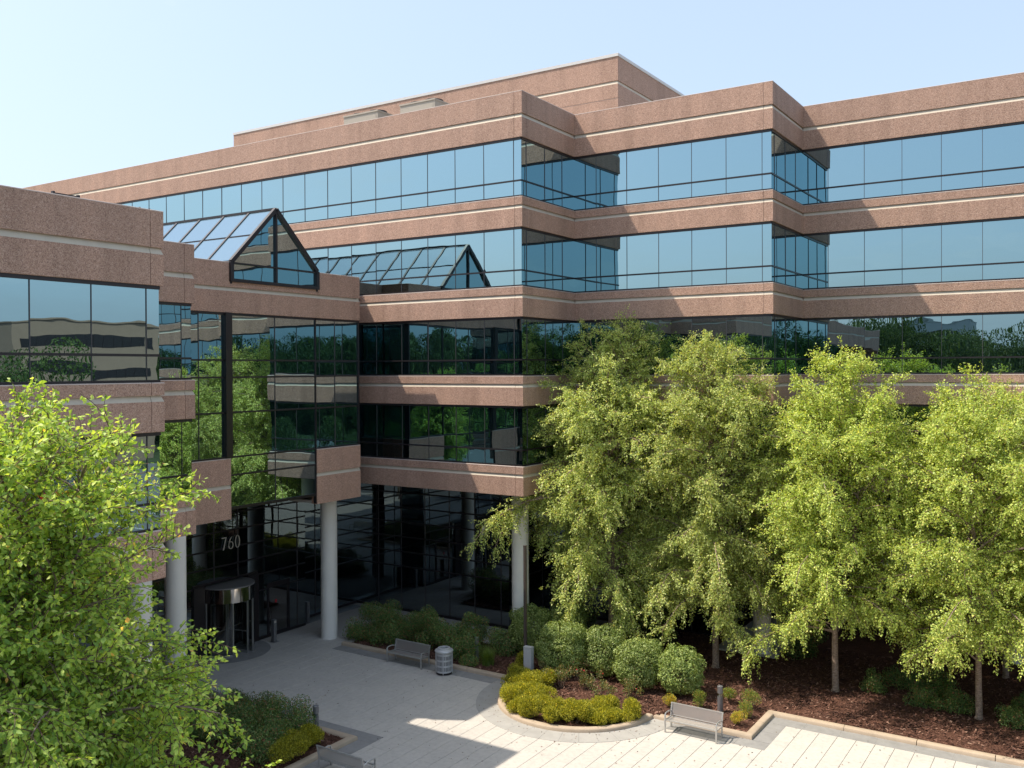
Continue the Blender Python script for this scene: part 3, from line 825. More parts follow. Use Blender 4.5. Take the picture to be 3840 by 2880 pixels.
MB().lathe([(DR - .03, 0.02), (DR + .03, 0.02), (DR + .03, 0.15), (DR - .03, 0.15)], DC, 16, R(28), R(88)).build('base_ring', M['steel'], rd)
for a in (-88, -28, 28, 88):
    x, y = DC[0] + DR * math.cos(R(a)), DC[1] + DR * math.sin(R(a))
    MB().box(x - .035, x + .035, y - .035, y + .035, .02, 2.5).build('door_post', M['steel'], rd)
for k in range(4):
    a = R(12 + 90 * k); c, s = math.cos(a), math.sin(a)
    P_ = lambda r_, z: (DC[0] + r_ * c, DC[1] + r_ * s, z)
    m_ = MB().bar(P_(.05, .1), P_(DR - .06, .1), .05, .14).bar(P_(.05, 2.42), P_(DR - .06, 2.42), .05, .1).bar(P_(DR - .08, .05), P_(DR - .08, 2.47), .05, .06).bar(P_(.08, .05), P_(.08, 2.47), .05, .06).bar(P_(.1, 1.05), P_(DR - .1, 1.05), .035, .05)
    lf = m_.build('door_leaf', M['steel'], rd)
    MB().add([P_(.08, .16), P_(DR - .08, .16), P_(DR - .08, 2.38), P_(.08, 2.38)], [(0, 1, 2, 3)]).build('pane', M['door_glass'], lf)
MB().tube([(DC[0], DC[1], 0.02), (DC[0], DC[1], 2.5)], 0.05, 12).build('pivot_post', M['steel'], rd)
for s in (-1, 1):
    y = DC[1] + s * 1.9
    MB().box(-34.68, -34.5, y - s * 0.64, y, 0.0, 3.3).build('door_surround', M['frame'], rd)
MB().lathe([(0, .0), (DR + .75, .0), (DR + .75, .031), (0, .031)], DC, 40, R(-90), R(90)).build('entrance_apron', M['paver_dark'], bld)
# single swing door
sd = MB().box(-34.64, -34.56, 31.55, 31.66, 0, 2.55).box(-34.64, -34.56, 32.86, 33.0, 0, 2.55).box(-34.64, -34.56, 31.66, 32.86, 2.42, 2.55).box(-34.64, -34.56, 31.66, 32.86, .02, .22).build('entrance_door', M['frame'], bld)
MB().box(-34.61, -34.59, 31.66, 32.86, .22, 2.42).build('pane', M['door_glass'], sd)
MB().tube([(-34.55, 31.74, .95), (-34.49, 31.74, .97), (-34.49, 31.74, 1.25), (-34.55, 31.74, 1.27)], .014, 8).build('door_handle', M['frame'], sd)
MB().box(-34.585, -34.582, 32.05, 32.17, 1.62, 1.78).build('door_notice', M['red'], sd)
# street number on the glass above the revolving door
def glyph(polys, y0, z0, h, name='address_numeral'):
    mb = MB()
    for ring in polys:
        n = len(ring)
        o = len(mb.v)
        for x in (-34.52, -34.50):
            for (a, b) in ring: mb.v.append((x, y0 + a[0] * h, z0 + a[1] * h)); mb.v.append((x, y0 + b[0] * h, z0 + b[1] * h))
        for i in range(n - 1):
            A0, B0, A1, B1 = o + 2*i, o + 2*i + 1, o + 2*i + 2, o + 2*i + 3
            k = 2 * n
            mb.f += [(A0, B0, B1, A1), (A0 + k, A1 + k, B1 + k, B0 + k), (A0, A1, A1 + k, A0 + k), (B0, B0 + k, B1 + k, B1)]
    mb.build(name, M['gold'], bld)
def ring(cx, cz, rx, rz, tx, tz, n=28, a0=0, a1=360):
    return [((cx + rx * math.cos(R(a0 + (a1-a0)*i/n)), cz + rz * math.sin(R(a0 + (a1-a0)*i/n))), (cx + (rx - tx) * math.cos(R(a0 + (a1-a0)*i/n)), cz + (rz - tz) * math.sin(R(a0 + (a1-a0)*i/n)))) for i in range(n + 1)]
NH, NZ, NY = 0.60, 4.74, 28.72
glyph([ring(.27, .5, .25, .5, .09, .05)], NY + .78, NZ, NH)
sx = [((.40, .97), (.36, .90)), ((.22, .85), (.25, .76)), ((.09, .62), (.18, .58)), ((.02, .32), (.11, .32))]
glyph([ring(.27, .30, .25, .30, .085, .05), sx], NY + .39, NZ, NH)
glyph([[((.02, 1.0), (.02, .91)), ((.50, 1.0), (.50, .91))], [((.50, .95), (.40, .95)), ((.24, .0), (.13, .0))]], NY, NZ, NH)

# ------------------------------------------------------------------ roof plant
for i, (xa, xb) in enumerate(((-36.3, -33.8), (-32.2, -29.85))):
    lab = ('beige condenser unit on the roof, farther left of the two', 'beige condenser unit on the roof, the one nearer the parapet corner')[i]
    u = empty('condenser_unit', ((xa + xb) / 2, 39.8, 24.7), lab, 'condenser unit', 'condenser units on the roof')
    MB().box(xa, xb, 39.0, 40.6, 24.75, 27.34).build('casing', M['acunit'], u)
    MB().box(xa - .03, xb + .03, 38.96, 40.64, 27.34, 27.42).build('top_panel', M['acunit'], u)
    MB().box(xa + .12, xb - .12, 38.985, 39.0, 25.2, 27.2).build('louvre', M['acunit'], u)
    for cx_ in (xa + .65, xb - .65): MB().lathe([(.5, 27.42), (.5, 27.58), (.42, 27.58), (.42, 27.44), (0, 27.44)], (cx_, 39.8), 20).build('fan_guard', M['frame'], u)
    MB().box(xa + .1, xb - .1, 39.2, 39.3, 24.7, 24.76).box(xa + .1, xb - .1, 40.3, 40.4, 24.7, 24.76).build('skid', M['steel'], u)
# ------------------------------------------------------------------ walkways and slabs by the building
MB().box(-35.5, -20.6, 36.0, 43.0, -0.02, 0.012).build('walkway', M['slab'], kind='structure')
MB().box(-15.3, -12.5, 41.05, 47.7, 0.0, 0.16).build('column_slab', M['slab'], kind='structure')
MB().box(-33.6, -22.3, -6, 24.4, -0.02, 0.0).build('planting_soil', M['mulch'], kind='structure')
MB().box(-21, 9, 42.9, 47.7, -0.02, 0.05).build('planting_soil', M['mulch'], kind='structure')

# ------------------------------------------------------------------ benches
def make_bench(name, loc, rz, label):
    b = empty(name, loc, label, 'bench', 'silver mesh benches', rz)
    W, D = 1.98, 0.58        # +x along, -y is the front
    for s in (0, 1):
        x = 0.03 if s == 0 else W - 0.03
        local('leg', MB().bar((x, 0, 0), (x, 0, .62), .045, .055, (1, 0, 0)).bar((x, 0, 0), (x, .04, 0.006), .07, .012), M['bench'], b)
        local('leg', MB().bar((x, D, 0), (x, D - .04, .45), .045, .055, (1, 0, 0)).bar((x, D - .04, .45), (x, D + .06, .88), .04, .05, (1, 0, 0)), M['bench'], b)
        local('armrest', MB().tube([(x, 0, .60), (x, .03, .655), (x, .12, .675), (x, .34, .67), (x, D + .0, .60)], .024, 8), M['bench'], b, True)
        local('side_rail', MB().bar((x, 0, .44), (x, D - .04, .41), .035, .05), M['bench'], b)
    seat = local('seat', MB().bar((0, .01, .45), (W, .01, .45), .05, .045).bar((0, D - .05, .415), (W, D - .05, .415), .04, .04), M['bench'], b)
    back = local('backrest', MB().bar((0, D + .065, .875), (W, D + .065, .875), .035, .035).bar((0, D - .03, .475), (W, D - .03, .475), .03, .03), M['bench'], b)
    local('seat_sheet', MB().add([(.03, .03, .448), (W - .03, .03, .448), (W - .03, D - .06, .412), (.03, D - .06, .412)], [(0, 1, 2, 3)]), M['bmesh'], seat)
    local('back_sheet', MB().add([(.04, D - .027, .485), (W - .04, D - .027, .485), (W - .04, D + .062, .865), (.04, D + .062, .865)], [(0, 1, 2, 3)]), M['bmesh'], back)
    for i in range(1, 4): local('seat_support', MB().bar((0.03, .12 * i + .02, .428 - .009 * i), (W - .03, .12 * i + .02, .428 - .009 * i), .02, .02), M['bench'], seat)
    return b
make_bench('bench', (-13.42, 30.90, .02), 0, 'sunlit silver mesh bench with its back to the kerb by the barberries')
make_bench('bench', (-27.13, 31.72, .026), 0, 'shaded silver mesh bench beside the slatted trash can')
make_bench('bench', (-19.68, 22.45, .02), R(180), 'silver mesh bench seen from behind at the bottom edge of the photo')

# ------------------------------------------------------------------ trash can
t = empty('trash_can', (-24.0, 31.82, .026), 'silver slatted trash can with domed lid next to the shaded bench', 'trash can')
mb = MB()
for z0, z1 in ((.10, .17), (.345, .41), (.585, .65), (.82, .90)): mb.lathe([(.335, z0), (.345, z0), (.345, z1), (.335, z1), (.335, z0)], n=36)
local('band', mb, M['bin'], t, True)
mb = MB()
for k in range(34):
    a = 2 * math.pi * k / 34; c, s = math.cos(a), math.sin(a)
    mb.bar((.343 * c, .343 * s, .10), (.343 * c, .343 * s, .90), .032, .006, (c, s, 0))
local('slats', mb, M['bin'], t, kind='stuff')
for k in range(4):
    a = R(30 + 90 * k); c, s = math.cos(a), math.sin(a)
    local('post', MB().tube([(.36 * c, .36 * s, .02), (.36 * c, .36 * s, .93)], .016, 8), M['bin'], t)
local('liner', MB().lathe([(0, .09), (.31, .09), (.31, .93), (.28, .93)], n=30), M['dark'], t)
local('lid', MB().lathe([(.385, .955), (.40, .99), (.385, 1.03), (.30, 1.075), (.28, 1.075), (.275, 1.115), (.19, 1.135), (.165, 1.12), (.165, 1.0)], n=36).lathe([(.36, .92), (.36, .955), (.385, .955)], n=36), M['bin'], t, True)
local('base', MB().lathe([(.30, .02), (.34, .02), (.345, .10), (0, .10)], n=30), M['frame'], t)

# ------------------------------------------------------------------ bollard lights and reader posts
def bollard(x, y, z, label):
    b = empty('bollard_light', (x, y, z), label, 'bollard light', 'grey bollard lights')
    local('shaft', MB().lathe([(0, 0), (.105, 0), (.105, .57), (0, .57)], n=24), M['bollard'], b, True)
    local('lens', MB().lathe([(.098, .57), (.098, .70)], n=24), M['door_glass'], b, True)
    local('reflector', MB().lathe([(.092, .575), (.02, .69), (0, .70)], n=24), M['lens'], b, True)
    local('cap', MB().lathe([(0, .695), (.105, .695), (.105, .955), (.09, .965), (0, .965)], n=24), M['bollard'], b, True)
    local('base_plate', MB().lathe([(.13, -.02), (.13, .015), (.10, .02)], n=20), M['bollard'], b)
bollard(-12.35, 33.7, .1, 'grey bollard light behind the sunlit bench')
bollard(-23.85, 34.05, .1, 'grey bollard light among the nandinas beside the grass clump')
bollard(-23.9, 24.05, .1, 'grey bollard light at the corner of the left-hand planter')
for (x, y, lab) in ((-33.75, 31.2, 'square grey reader post nearest the revolving door'), (-34.85, 34.5, 'square grey reader post farther along by the lobby glass')):
    b = empty('reader_post', (x, y, .02), lab, 'post', 'card reader posts by the entrance')
    local('shaft', MB().box(-.09, .09, -.09, .09, .01, 1.07), M['bollard'], b)
    local('cap', MB().box(-.095, .095, -.095, .095, 1.07, 1.085), M['bollard'], b)
    local('push_plate', MB().box(.09, .10, -.06, .06, .92, 1.04), M['chrome'], b)
    local('base_plate', MB().box(-.17, .17, -.17, .17, -.01, .015), M['bollard'], b)

# ------------------------------------------------------------------ lamp pole with its cabinet
lp = empty('lamp_pole', (-20.92, 33.5, .08), 'slim bronze pole with grey electrical box rising from the round flower bed', 'pole')
local('footing', MB().lathe([(0, -.05), (.36, -.05), (.36, .14), (.33, .17), (0, .17)], n=28), M['kerb'], lp, True)
local('base_plate', MB().box(-.14, .14, -.14, .14, .17, .20).box(-.11, .11, -.11, .11, .20, .24), M['pole'], lp)
local('shaft', MB().box(-.055, .055, -.055, .055, .24, 5.45), M['pole'], lp)
local('cap', MB().box(-.06, .06, -.06, .06, 5.45, 5.49), M['pole'], lp)
bx = local('electrical_box', MB().box(.07, .45, -.27, -.06, .32, 1.22), M['box'], lp)
local('box_lid', MB().prism([(.06, -.285), (.46, -.285), (.46, -.05), (.06, -.05)], 1.22, 1.25).box(.085, .435, -.282, -.27, .36, 1.18), M['box'], bx)
local('conduit', MB().tube([(.2, -.16, .32), (.2, -.16, .1)], .025, 8), M['box'], bx)

# ------------------------------------------------------------------ plants
def unit(a): return a / np.maximum(np.linalg.norm(a, axis=1, keepdims=True), 1e-9)
def leaf_mesh(name, P, D, Nn, length, width, rng_, fine=False, fold=0.25):
    """P base points, D pointing direction, Nn surface normal; arrays (n,3)"""
    n = len(P)
    D = unit(D); S = unit(np.cross(D, Nn)); U = np.cross(S, D)
    l = (length * rng_.uniform(.7, 1.25, n))[:, None]; w = (width * rng_.uniform(.7, 1.25, n))[:, None] * .5
    rnd = rng_.random(n)
    if fine:
        V_ = np.stack([P, P + D*l*.30 + S*w*.92 + U*w*fold, P + D*l*.62 + S*w*.72 + U*w*fold, P + D*l, P + D*l*.62 - S*w*.72 + U*w*fold, P + D*l*.30 - S*w*.92 + U*w*fold], 1).reshape(-1, 3)
        b = np.arange(n)[:, None] * 6
        Fc = np.concatenate([b + np.array([[0, 1, 2, 3]]), b + np.array([[0, 3, 4, 5]])], 0); rr = np.concatenate([rnd, rnd])
    else:
        V_ = np.stack([P, P + D*l*.42 + S*w + U*w*fold, P + D*l, P + D*l*.42 - S*w + U*w*fold], 1).reshape(-1, 3)
        Fc = np.arange(4 * n).reshape(n, 4); rr = rnd
    return np_mesh(name, V_, Fc, rr)

def rot_away(d, ang, az):
    d = d.normalized(); a = d.orthogonal().normalized(); b = d.cross(a)
    return (d * math.cos(ang) + (a * math.cos(az) + b * math.sin(az)) * math.sin(ang)).normalized()

def birch(name, loc, h, rmax, seed, label, group, leaf_mat, llen=.082, lwid=.058, dens=1.0, fine=False, base_z=2.0, long_limbs=(), prof=None, stems=None, spacing=.025, droop=1.0, twig_n=3.7):
    rr = random.Random(seed); rg = np.random.default_rng(seed)
    root = empty(name, loc, label, 'tree', group)
    wood = MB(); twigs = MB(); LP = []; LD = []; LN = []
    prof = prof or (lambda t: (.85 + .6 * t) if t < .25 else 1.0 if t < .58 else max(.20, 1.0 - 1.75 * (t - .58) ** 0.92))
    stems = stems or (lambda a: [(a, rr.uniform(.02, .06), 1.0), (a + 2.1 + rr.gauss(0, .3), rr.uniform(.09, .14), rr.uniform(.88, .98)), (a + 4.2 + rr.gauss(0, .3), rr.uniform(.11, .17), rr.uniform(.80, .94))])(rr.uniform(0, 6.28))
    fork = 2.2
    r0 = .135 * (h / 14)
    wood.tube([(0, 0, -.05), (0.02, 0, .12), (0, 0.02, fork * .6), (0, 0, fork + .25)], [r0 * 1.55, r0 * 1.12, r0, r0 * .9], 10)
    nbr = 0
    def twig(p, d, L_, grav):
        pts = [p]; q = p.copy(); dd = d.copy(); n = 4
        for i in range(n):
            dd = (dd + Vector((rr.gauss(0, .16), rr.gauss(0, .16), -grav * .42 + rr.gauss(0, .1)))).normalized(); q = q + dd * (L_ / n); pts.append(q.copy())
        twigs.tube(pts, [.006, .005, .004, .003, .002] if not fine else [.007, .006, .005, .004, .003], 3, False)
        m = int(L_ / spacing * dens)
        for k in range(m):
            f = (k + rr.random()) / m; f = .10 + .90 * f; x = f * n; i = min(n - 1, int(x)); p_ = pts[i].lerp(pts[i+1], x - i); dr = (pts[i+1] - pts[i]).normalized()
            LP.append(p_); LD.append(dr)
    for az, lean, hf in stems:
        top = h * hf; pts = []; q = Vector((0, 0, fork)); nseg = 12
        wob = Vector((0, 0, 0)); path = [Vector((0, 0, fork * .9))]
        for i in range(1, nseg + 1):
            z = fork + (top - fork) * i / nseg
            wob += Vector((rr.gauss(0, .055), rr.gauss(0, .055), 0))
            off = lean * (z - fork) * (1.0 - .25 * i / nseg)
            path.append(Vector((math.cos(az) * off, math.sin(az) * off, z)) + wob)
        rad = [r0 * (.80 if hf == 1.0 else .62) * (1 - i / nseg) ** .85 + .008 for i in range(nseg + 1)]
        wood.tube(path, rad, 7)
        nb = int((top - base_z) * (6.2 if hf == 1.0 else 4.2) * (1 if not fine else 1.15)); phi = rr.uniform(0, 6.28)
        for b in range(nb):
            f = (b + rr.random()) / nb; z = base_z + .3 + (top - base_z - .35) * f
            if z < fork: z = fork + rr.random() * .4
            x = (z - fork) / (top - fork) * nseg; i = max(0, min(nseg - 1, int(x))); p = path[i].lerp(path[i+1], max(0, min(1, x - i)))
            phi += 2.4 + rr.gauss(0, .35); tt = (z - base_z) / (h - base_z)
            L_ = rmax * prof(tt) * rr.uniform(.55, 1.08) * (1.0 if hf == 1 else .8)
            up = (.50 + .75 * tt + rr.gauss(0, .15)) if fine else (.95 + .55 * tt + rr.gauss(0, .25))
            d = Vector((math.cos(phi), math.sin(phi), up)).normalized()
            limb(p, d, L_, tt, rr, wood, twig, fine, droop, twig_n)
    for (az, z, L_, up) in long_limbs:
        limb(Vector((0, 0, z)), Vector((math.cos(az), math.sin(az), up)).normalized(), L_, .15, rr, wood, twig, fine, droop, twig_n)
    wood.build('trunk', M['bark'], root, True, _world=False)
    twigs.build('twigs', M['twig'], root, _world=False, kind='stuff')
    P = np.array(LP); D = np.array(LD); n = len(P)
    sd = unit(rg.normal(size=(n, 3)))
    Dl = unit(D * .5 + sd * .75 + np.array([0, 0, -.38 * droop]))
    Nl = unit(rg.normal(size=(n, 3)) * .55 + np.array([0, 0, .75]) + unit(P * np.array([1, 1, 0]) + 1e-6) * .35)
    me = leaf_mesh('crown', P + sd * (.02 if fine else .05), Dl, Nl, llen, lwid, rg, fine)
    me.materials.append(leaf_mat)
    c = mk('crown', me, None, root, _world=False)
    c['kind'] = 'stuff'
    print(name, 'leaves', n)
    return root

def limb(p, d, L_, tt, rr, wood, twig, fine, droop, twig_n):
    ns = 7; pts = [p]; q = p.copy(); dd = d.copy()
    for i in range(ns):
        g = (-.10 - (.20 if fine else .34) * (i / ns)) * (1.25 - tt) * droop
        dd = (dd + Vector((rr.gauss(0, .09), rr.gauss(0, .09), g + rr.gauss(0, .05)))).normalized(); q = q + dd * (L_ / ns); pts.append(q.copy())
    r = .010 + .0085 * L_
    wood.tube(pts, [r * (1 - .8 * i / ns) for i in range(ns + 1)], 5, False)
    nt = int(max(4, L_ * 3.6 * twig_n)); nc = max(2, int(L_ * 2.2)); cl = [.25 + .75 * (c + rr.random()) / nc for c in range(nc)]
    for k in range(nt):
        f = min(.999, max(.15, rr.choice(cl) + rr.gauss(0, .05))) if not fine else .22 + .78 * (k + rr.random()) / nt; x = f * ns; i = min(ns - 1, int(x)); pp = pts[i].lerp(pts[i+1], x - i)
        dr = (pts[i+1] - pts[i]).normalized(); td = rot_away(dr, rr.uniform(.35, 1.15 if fine else 1.5), rr.uniform(0, 6.28))
        if tt > .55: td.z += .25
        twig(pp, td.normalized(), rr.uniform(.35, .95 if fine else 1.35) * (.75 if f > .85 else 1) * (1.0 if tt < .7 else .75), droop * (1.05 - .75 * tt) * rr.uniform(.4, 1.2))

rowg = 'river birches in the mulch bed'
birch('birch_tree', (-19.2, 38.2, .08), 14.6, 4.8, 21, 'tallest river birch, leftmost of the row, behind the clipped yews', rowg, M['birch'], droop=1.05, long_limbs=((R(218), 6.0, 7.4, .78), (R(210), 6.6, 6.6, .6), (R(185), 5.4, 5.8, .75)))
birch('birch_tree', (-14.36, 38.6, .08), 13.9, 4.9, 34, 'river birch second from the left, its bare trunk behind the sunlit bench', rowg, M['birch'], droop=.9)
birch('birch_tree', (-9.23, 38.3, .08), 12.9, 5.0, 45, 'river birch third from the left, trunk standing alone in open mulch', rowg, M['birch_b'], droop=.8)
birch('birch_tree', (-4.02, 38.1, .08), 11.9, 5.0, 57, 'river birch nearest the right edge, trunk close to the kerb', rowg, M['birch_b'], droop=.75)
birch('birch_tree', (-3.6, 43.7, .08), 11.6, 4.2, 63, 'river birch of the back row, partly hidden at the right edge', rowg, M['birch'])
birch('birch_tree', (1.4, 38.4, .08), 11.8, 4.6, 68, 'river birch whose crown just enters the photo at the right edge', rowg, M['birch'])
nearprof = lambda t: 1.35 if t < .5 else .98 if t < .78 else max(.7, 1.0 - 1.4 * (t - .78))
birch('birch_tree', (-11.2, 5.88, 0), 12.2, 2.15, 77, 'big foreground river birch with bright yellow-green leaves, left edge', 'river birches in the mulch bed', M['birch_near'], .070, .047, 1.0, True, base_z=5.0, prof=nearprof,
      stems=[(R(200), .02, 1.0), (R(330), .09, .95), (R(80), .07, .975), (R(30), .11, .90), (R(250), .1, .97), (R(120), .13, .95), (R(5), .12, .95), (R(40), .13, .985), (R(300), .17, .97), (R(220), .16, .98)], spacing=.024, droop=.8, twig_n=4.0,
      long_limbs=((R(30), 7.1, 4.9, .60), (R(12), 6.8, 4.6, .6), (R(48), 7.0, 4.6, .60), (R(-10), 6.8, 3.9, .6), (R(38), 7.3, 5.0, .48), (R(20), 6.4, 5.2, .6), (R(60), 6.5, 4.6, .68)))

def blob_points(n, rg, blobs, shell=.55):
    """points near the skins of several ellipsoids: blobs (cx,cy,cz,rx,ry,rz)"""
    B = np.array(blobs); wts = (B[:, 3] * B[:, 5]); idx = rg.choice(len(B), n, p=wts / wts.sum())
    d = unit(rg.normal(size=(n, 3))); rad = 1 - shell * rg.random(n) ** 2.2
    b = B[idx]; P = b[:, :3] + d * b[:, 3:6] * rad[:, None]
    return P, unit(d / b[:, 3:6])

def shrub(name, loc, label, cat, group, blobs, n, llen, lwid, mat, seed, up=.4, out=.8, stems=6, extra=None, fine=False, shell=.55, jit=.5, tang=.6):
    rg = np.random.default_rng(seed); root = empty(name, loc, label, cat, group)
    P, N_ = blob_points(n, rg, blobs, shell)
    k = P[:, 2] > .02; P, N_ = P[k], N_[k]; n = len(P)
    tg = unit(np.cross(N_, rg.normal(size=(n, 3)))); D = unit(N_ * out + tg * tang + rg.normal(size=(n, 3)) * .3 + np.array([0, 0, up])); Nn = unit(N_ + rg.normal(size=(n, 3)) * jit + np.array([0, 0, .3]))
    me = leaf_mesh('foliage', P, D, Nn, llen, lwid, rg, fine); me.materials.append(mat)
    f = mk('foliage', me, None, root, _world=False); f['kind'] = 'stuff'
    mb = MB(); B = np.array(blobs)
    for i in range(stems):
        b = B[i % len(B)]; mb.tube([(b[0] * .25, b[1] * .25, 0), (b[0] * .7, b[1] * .7, b[2] * .6), (b[0] + rg.normal() * .1, b[1] + rg.normal() * .1, b[2] + b[5] * .5)], [.02, .013, .005], 5, False)
    mb.build('stem', M['twig'], root, _world=False)
    if extra is not None:
        mat2, cnt, sz = extra
        P2, N2 = blob_points(cnt, rg, blobs, .06); q = P2[:, 2] > B[:, 2].mean() * .6; P2, N2 = P2[q], N2[q]
        me2 = leaf_mesh('flowers', P2 + N2 * .015, np.cross(N2, rg.normal(size=N2.shape)), N2 + np.array([0, 0, .4]), sz, sz, rg); me2.materials.append(mat2)
        e = mk('flowers', me2, None, root, _world=False); e['kind'] = 'stuff'
    return root

# clipped yews
def yew(x, y, w, h, seed, label):
    rg = random.Random(seed); r_ = w / 2
    w *= 1.04; r_ = w / 2
    blobs = [(0, 0, h * .50, r_ * .86, r_ * .86, h * .46), (0, 0, h * .38, r_ * .93, r_ * .93, h * .36)]
    for k in range(46):
        a = rg.uniform(0, 6.28); e = rg.uniform(-.85, 1.0)
        c = math.sqrt(max(0, 1 - e * e)) ** .45
        blobs.append((math.cos(a) * r_ * .76 * c, math.sin(a) * r_ * .76 * c, h * .5 + e * h * .37, r_ * rg.uniform(.18, .34), r_ * rg.uniform(.18, .34), r_ * rg.uniform(.16, .30)))
    return shrub('clipped_yew', (x, y, .08), label, 'shrub', 'clipped yews behind the round bed', blobs, int(14000 * w * h / 4.4), .075, .05, M['yew'], seed, up=.2, out=.25, tang=1.0, stems=4, shell=.09, jit=.3)
yew(-22.2, 36.0, 2.0, 2.3, 1, 'clipped dark yew left of the pole, in front of the white column')
yew(-20.85, 37.0, 2.0, 2.3, 2, 'clipped yew at the back, partly behind the pole')
yew(-19.65, 34.4, 2.2, 2.3, 3, 'largest clipped yew, just right of the electrical box')
yew(-17.9, 35.05, 1.95, 2.2, 4, 'clipped yew between the largest one and the rounded front one')
yew(-16.1, 34.6, 2.1, 2.05, 5, 'clipped yew second from the right of the row')
yew(-14.35, 34.7, 1.8, 1.95, 6, 'rightmost clipped yew, nearest the bare birch trunk')

# nandinas along the shaded bed and in the left planter
def nandina(x, y, w, h, seed, label, group='nandina shrubs', mat=None):
    w *= 1.18; h *= 1.2
    rg = random.Random(seed); blobs = []
    for k in range(14):
        a = rg.uniform(0, 6.28); f = rg.uniform(0, .75) ** .6; z = rg.uniform(.3, 1.0) * h * (1.05 - .4 * f)
        s = rg.uniform(.16, .28) * w
        blobs.append((math.cos(a) * f * w * .5, math.sin(a) * f * w * .5, max(s * .7, z - s), s, s, s * .95))
    return shrub('nandina_shrub', (x, y, .08), label, 'shrub', group, blobs, int(5600 * w * h / 2), .078, .032, mat or M['nandina'], seed, up=.15, out=.35, tang=.9, stems=9, shell=.6, jit=.55)
for k, (x, y, w, h, lab) in enumerate((
    (-29.9, 34.6, 1.7, 2.05, 'tallest nandina, beside the entrance column'), (-30.4, 33.5, 1.2, 1.05, 'low reddish nandina at the foot of the entrance column'),
    (-28.6, 34.9, 1.6, 1.75, 'nandina second from the entrance column'), (-28.7, 33.5, 1.4, 1.15, 'low nandina left of the shaded bench'),
    (-27.2, 34.7, 1.6, 1.7, 'nandina behind the left end of the shaded bench'), (-26.0, 34.4, 1.7, 1.5, 'nandina behind the middle of the shaded bench'),
    (-25.0, 35.2, 1.2, 1.7, 'nandina with a tall loose top behind the trash can'), (-24.4, 34.0, 1.5, 1.35, 'broad nandina between trash can and bollard light'),
    (-23.5, 35.3, 1.3, 1.3, 'grey-green nandina behind the grass clump'))):
    nandina(x, y, w, h, 100 + k, lab)
for k, (x, y, w, h, lab) in enumerate((
    (-29.2, 23.4, 1.6, 1.1, 'nandina at the far left end of the left planter'), (-27.8, 23.6, 1.5, 1.0, 'nandina second along the left planter'), (-26.3, 23.5, 1.7, 1.25, 'reddish nandina in the middle of the left planter'),
    (-24.9, 23.4, 1.8, 1.45, 'large nandina beside the left planter bollard'), (-25.6, 22.0, 1.9, 1.3, 'dark nandina deep in the left planter'), (-24.2, 21.6, 1.8, 1.2, 'nandina low in the left planter behind the birch leaves'), (-27.6, 21.6, 1.8, 1.1, 'nandina at the foot of the middle white column'))):
    nandina(x, y, w, h, 140 + k, lab)
# feathery yellow edging
def feather(x, y, w, h, seed, label, fl=60, group='feathery yellow edging plants'):
    rg = random.Random(seed); blobs = [(rg.gauss(0, .17) * w, rg.gauss(0, .17) * w, h * rg.uniform(.38, .62), w * rg.uniform(.20, .30), w * rg.uniform(.20, .30), h * rg.uniform(.26, .40)) for _ in range(7)]
    return shrub('feathery_plant', (x, y, .09), label, 'plant', group, blobs, int(5200 * w), .08, .024, M['coreopsis'], seed, up=.5, stems=3, shell=.75, extra=(M['yellow'], fl, .035), jit=.8)
rgp = random.Random(9)
n_f = 22
for k in range(n_f):
    a = 168 + (344 - 168) * k / (n_f - 1); rr_ = (2.62 if k % 2 else 1.95) + rgp.uniform(-.15, .15)
    x, y = CC[0] + rr_ * math.cos(R(a)), CC[1] + rr_ * math.sin(R(a))
    pl = ['first', 'second', 'third', 'fourth', 'fifth', 'sixth', 'seventh', 'eighth', 'ninth', 'tenth', 'eleventh'][k // 2]
    feather(x, y, rgp.uniform(.95, 1.25) * (1.15 if k < 4 else 1), rgp.uniform(.55, .95) * (1.2 if k < 5 else 1), 200 + k, f'feathery yellow plant, {pl} in the {"outer" if k % 2 else "inner"} row along the round kerb counting from the pole')
feather(-21.3, 34.3, 1.2, .7, 230, 'feathery yellow plant tucked behind the pole footing', 15)
feather(-23.2, 21.9, 1.5, .8, 231, 'feathery yellow-green plant in the left planter beside the bench back', 40)
feather(-23.3, 23.0, 1.3, .75, 232, 'feathery plant at the corner of the left planter', 15)
# roses
for k, (x, y, lab) in enumerate(((-19.55, 33.3, 'thin rose bush nearest the pole footing'), (-18.75, 32.7, 'thin rose bush in the middle of the round bed, left'), (-17.8, 33.1, 'thin rose bush in the middle of the round bed'), (-16.95, 32.6, 'thin rose bush in the round bed, right of the middle'), (-15.9, 33.2, 'thin rose bush at the right of the round bed'))):
    rg = random.Random(300 + k)
    blobs = [(rg.gauss(0, .22), rg.gauss(0, .22), rg.uniform(.25, .75), .16, .16, .18) for _ in range(8)]
    shrub('rose_bush', (x, y, .08), lab, 'shrub', 'rose bushes in the round bed', blobs, 900, .06, .036, M['rose'], 300 + k, stems=8, shell=.9, extra=(M['red'], 5 if k in (1, 2) else 2, .07))
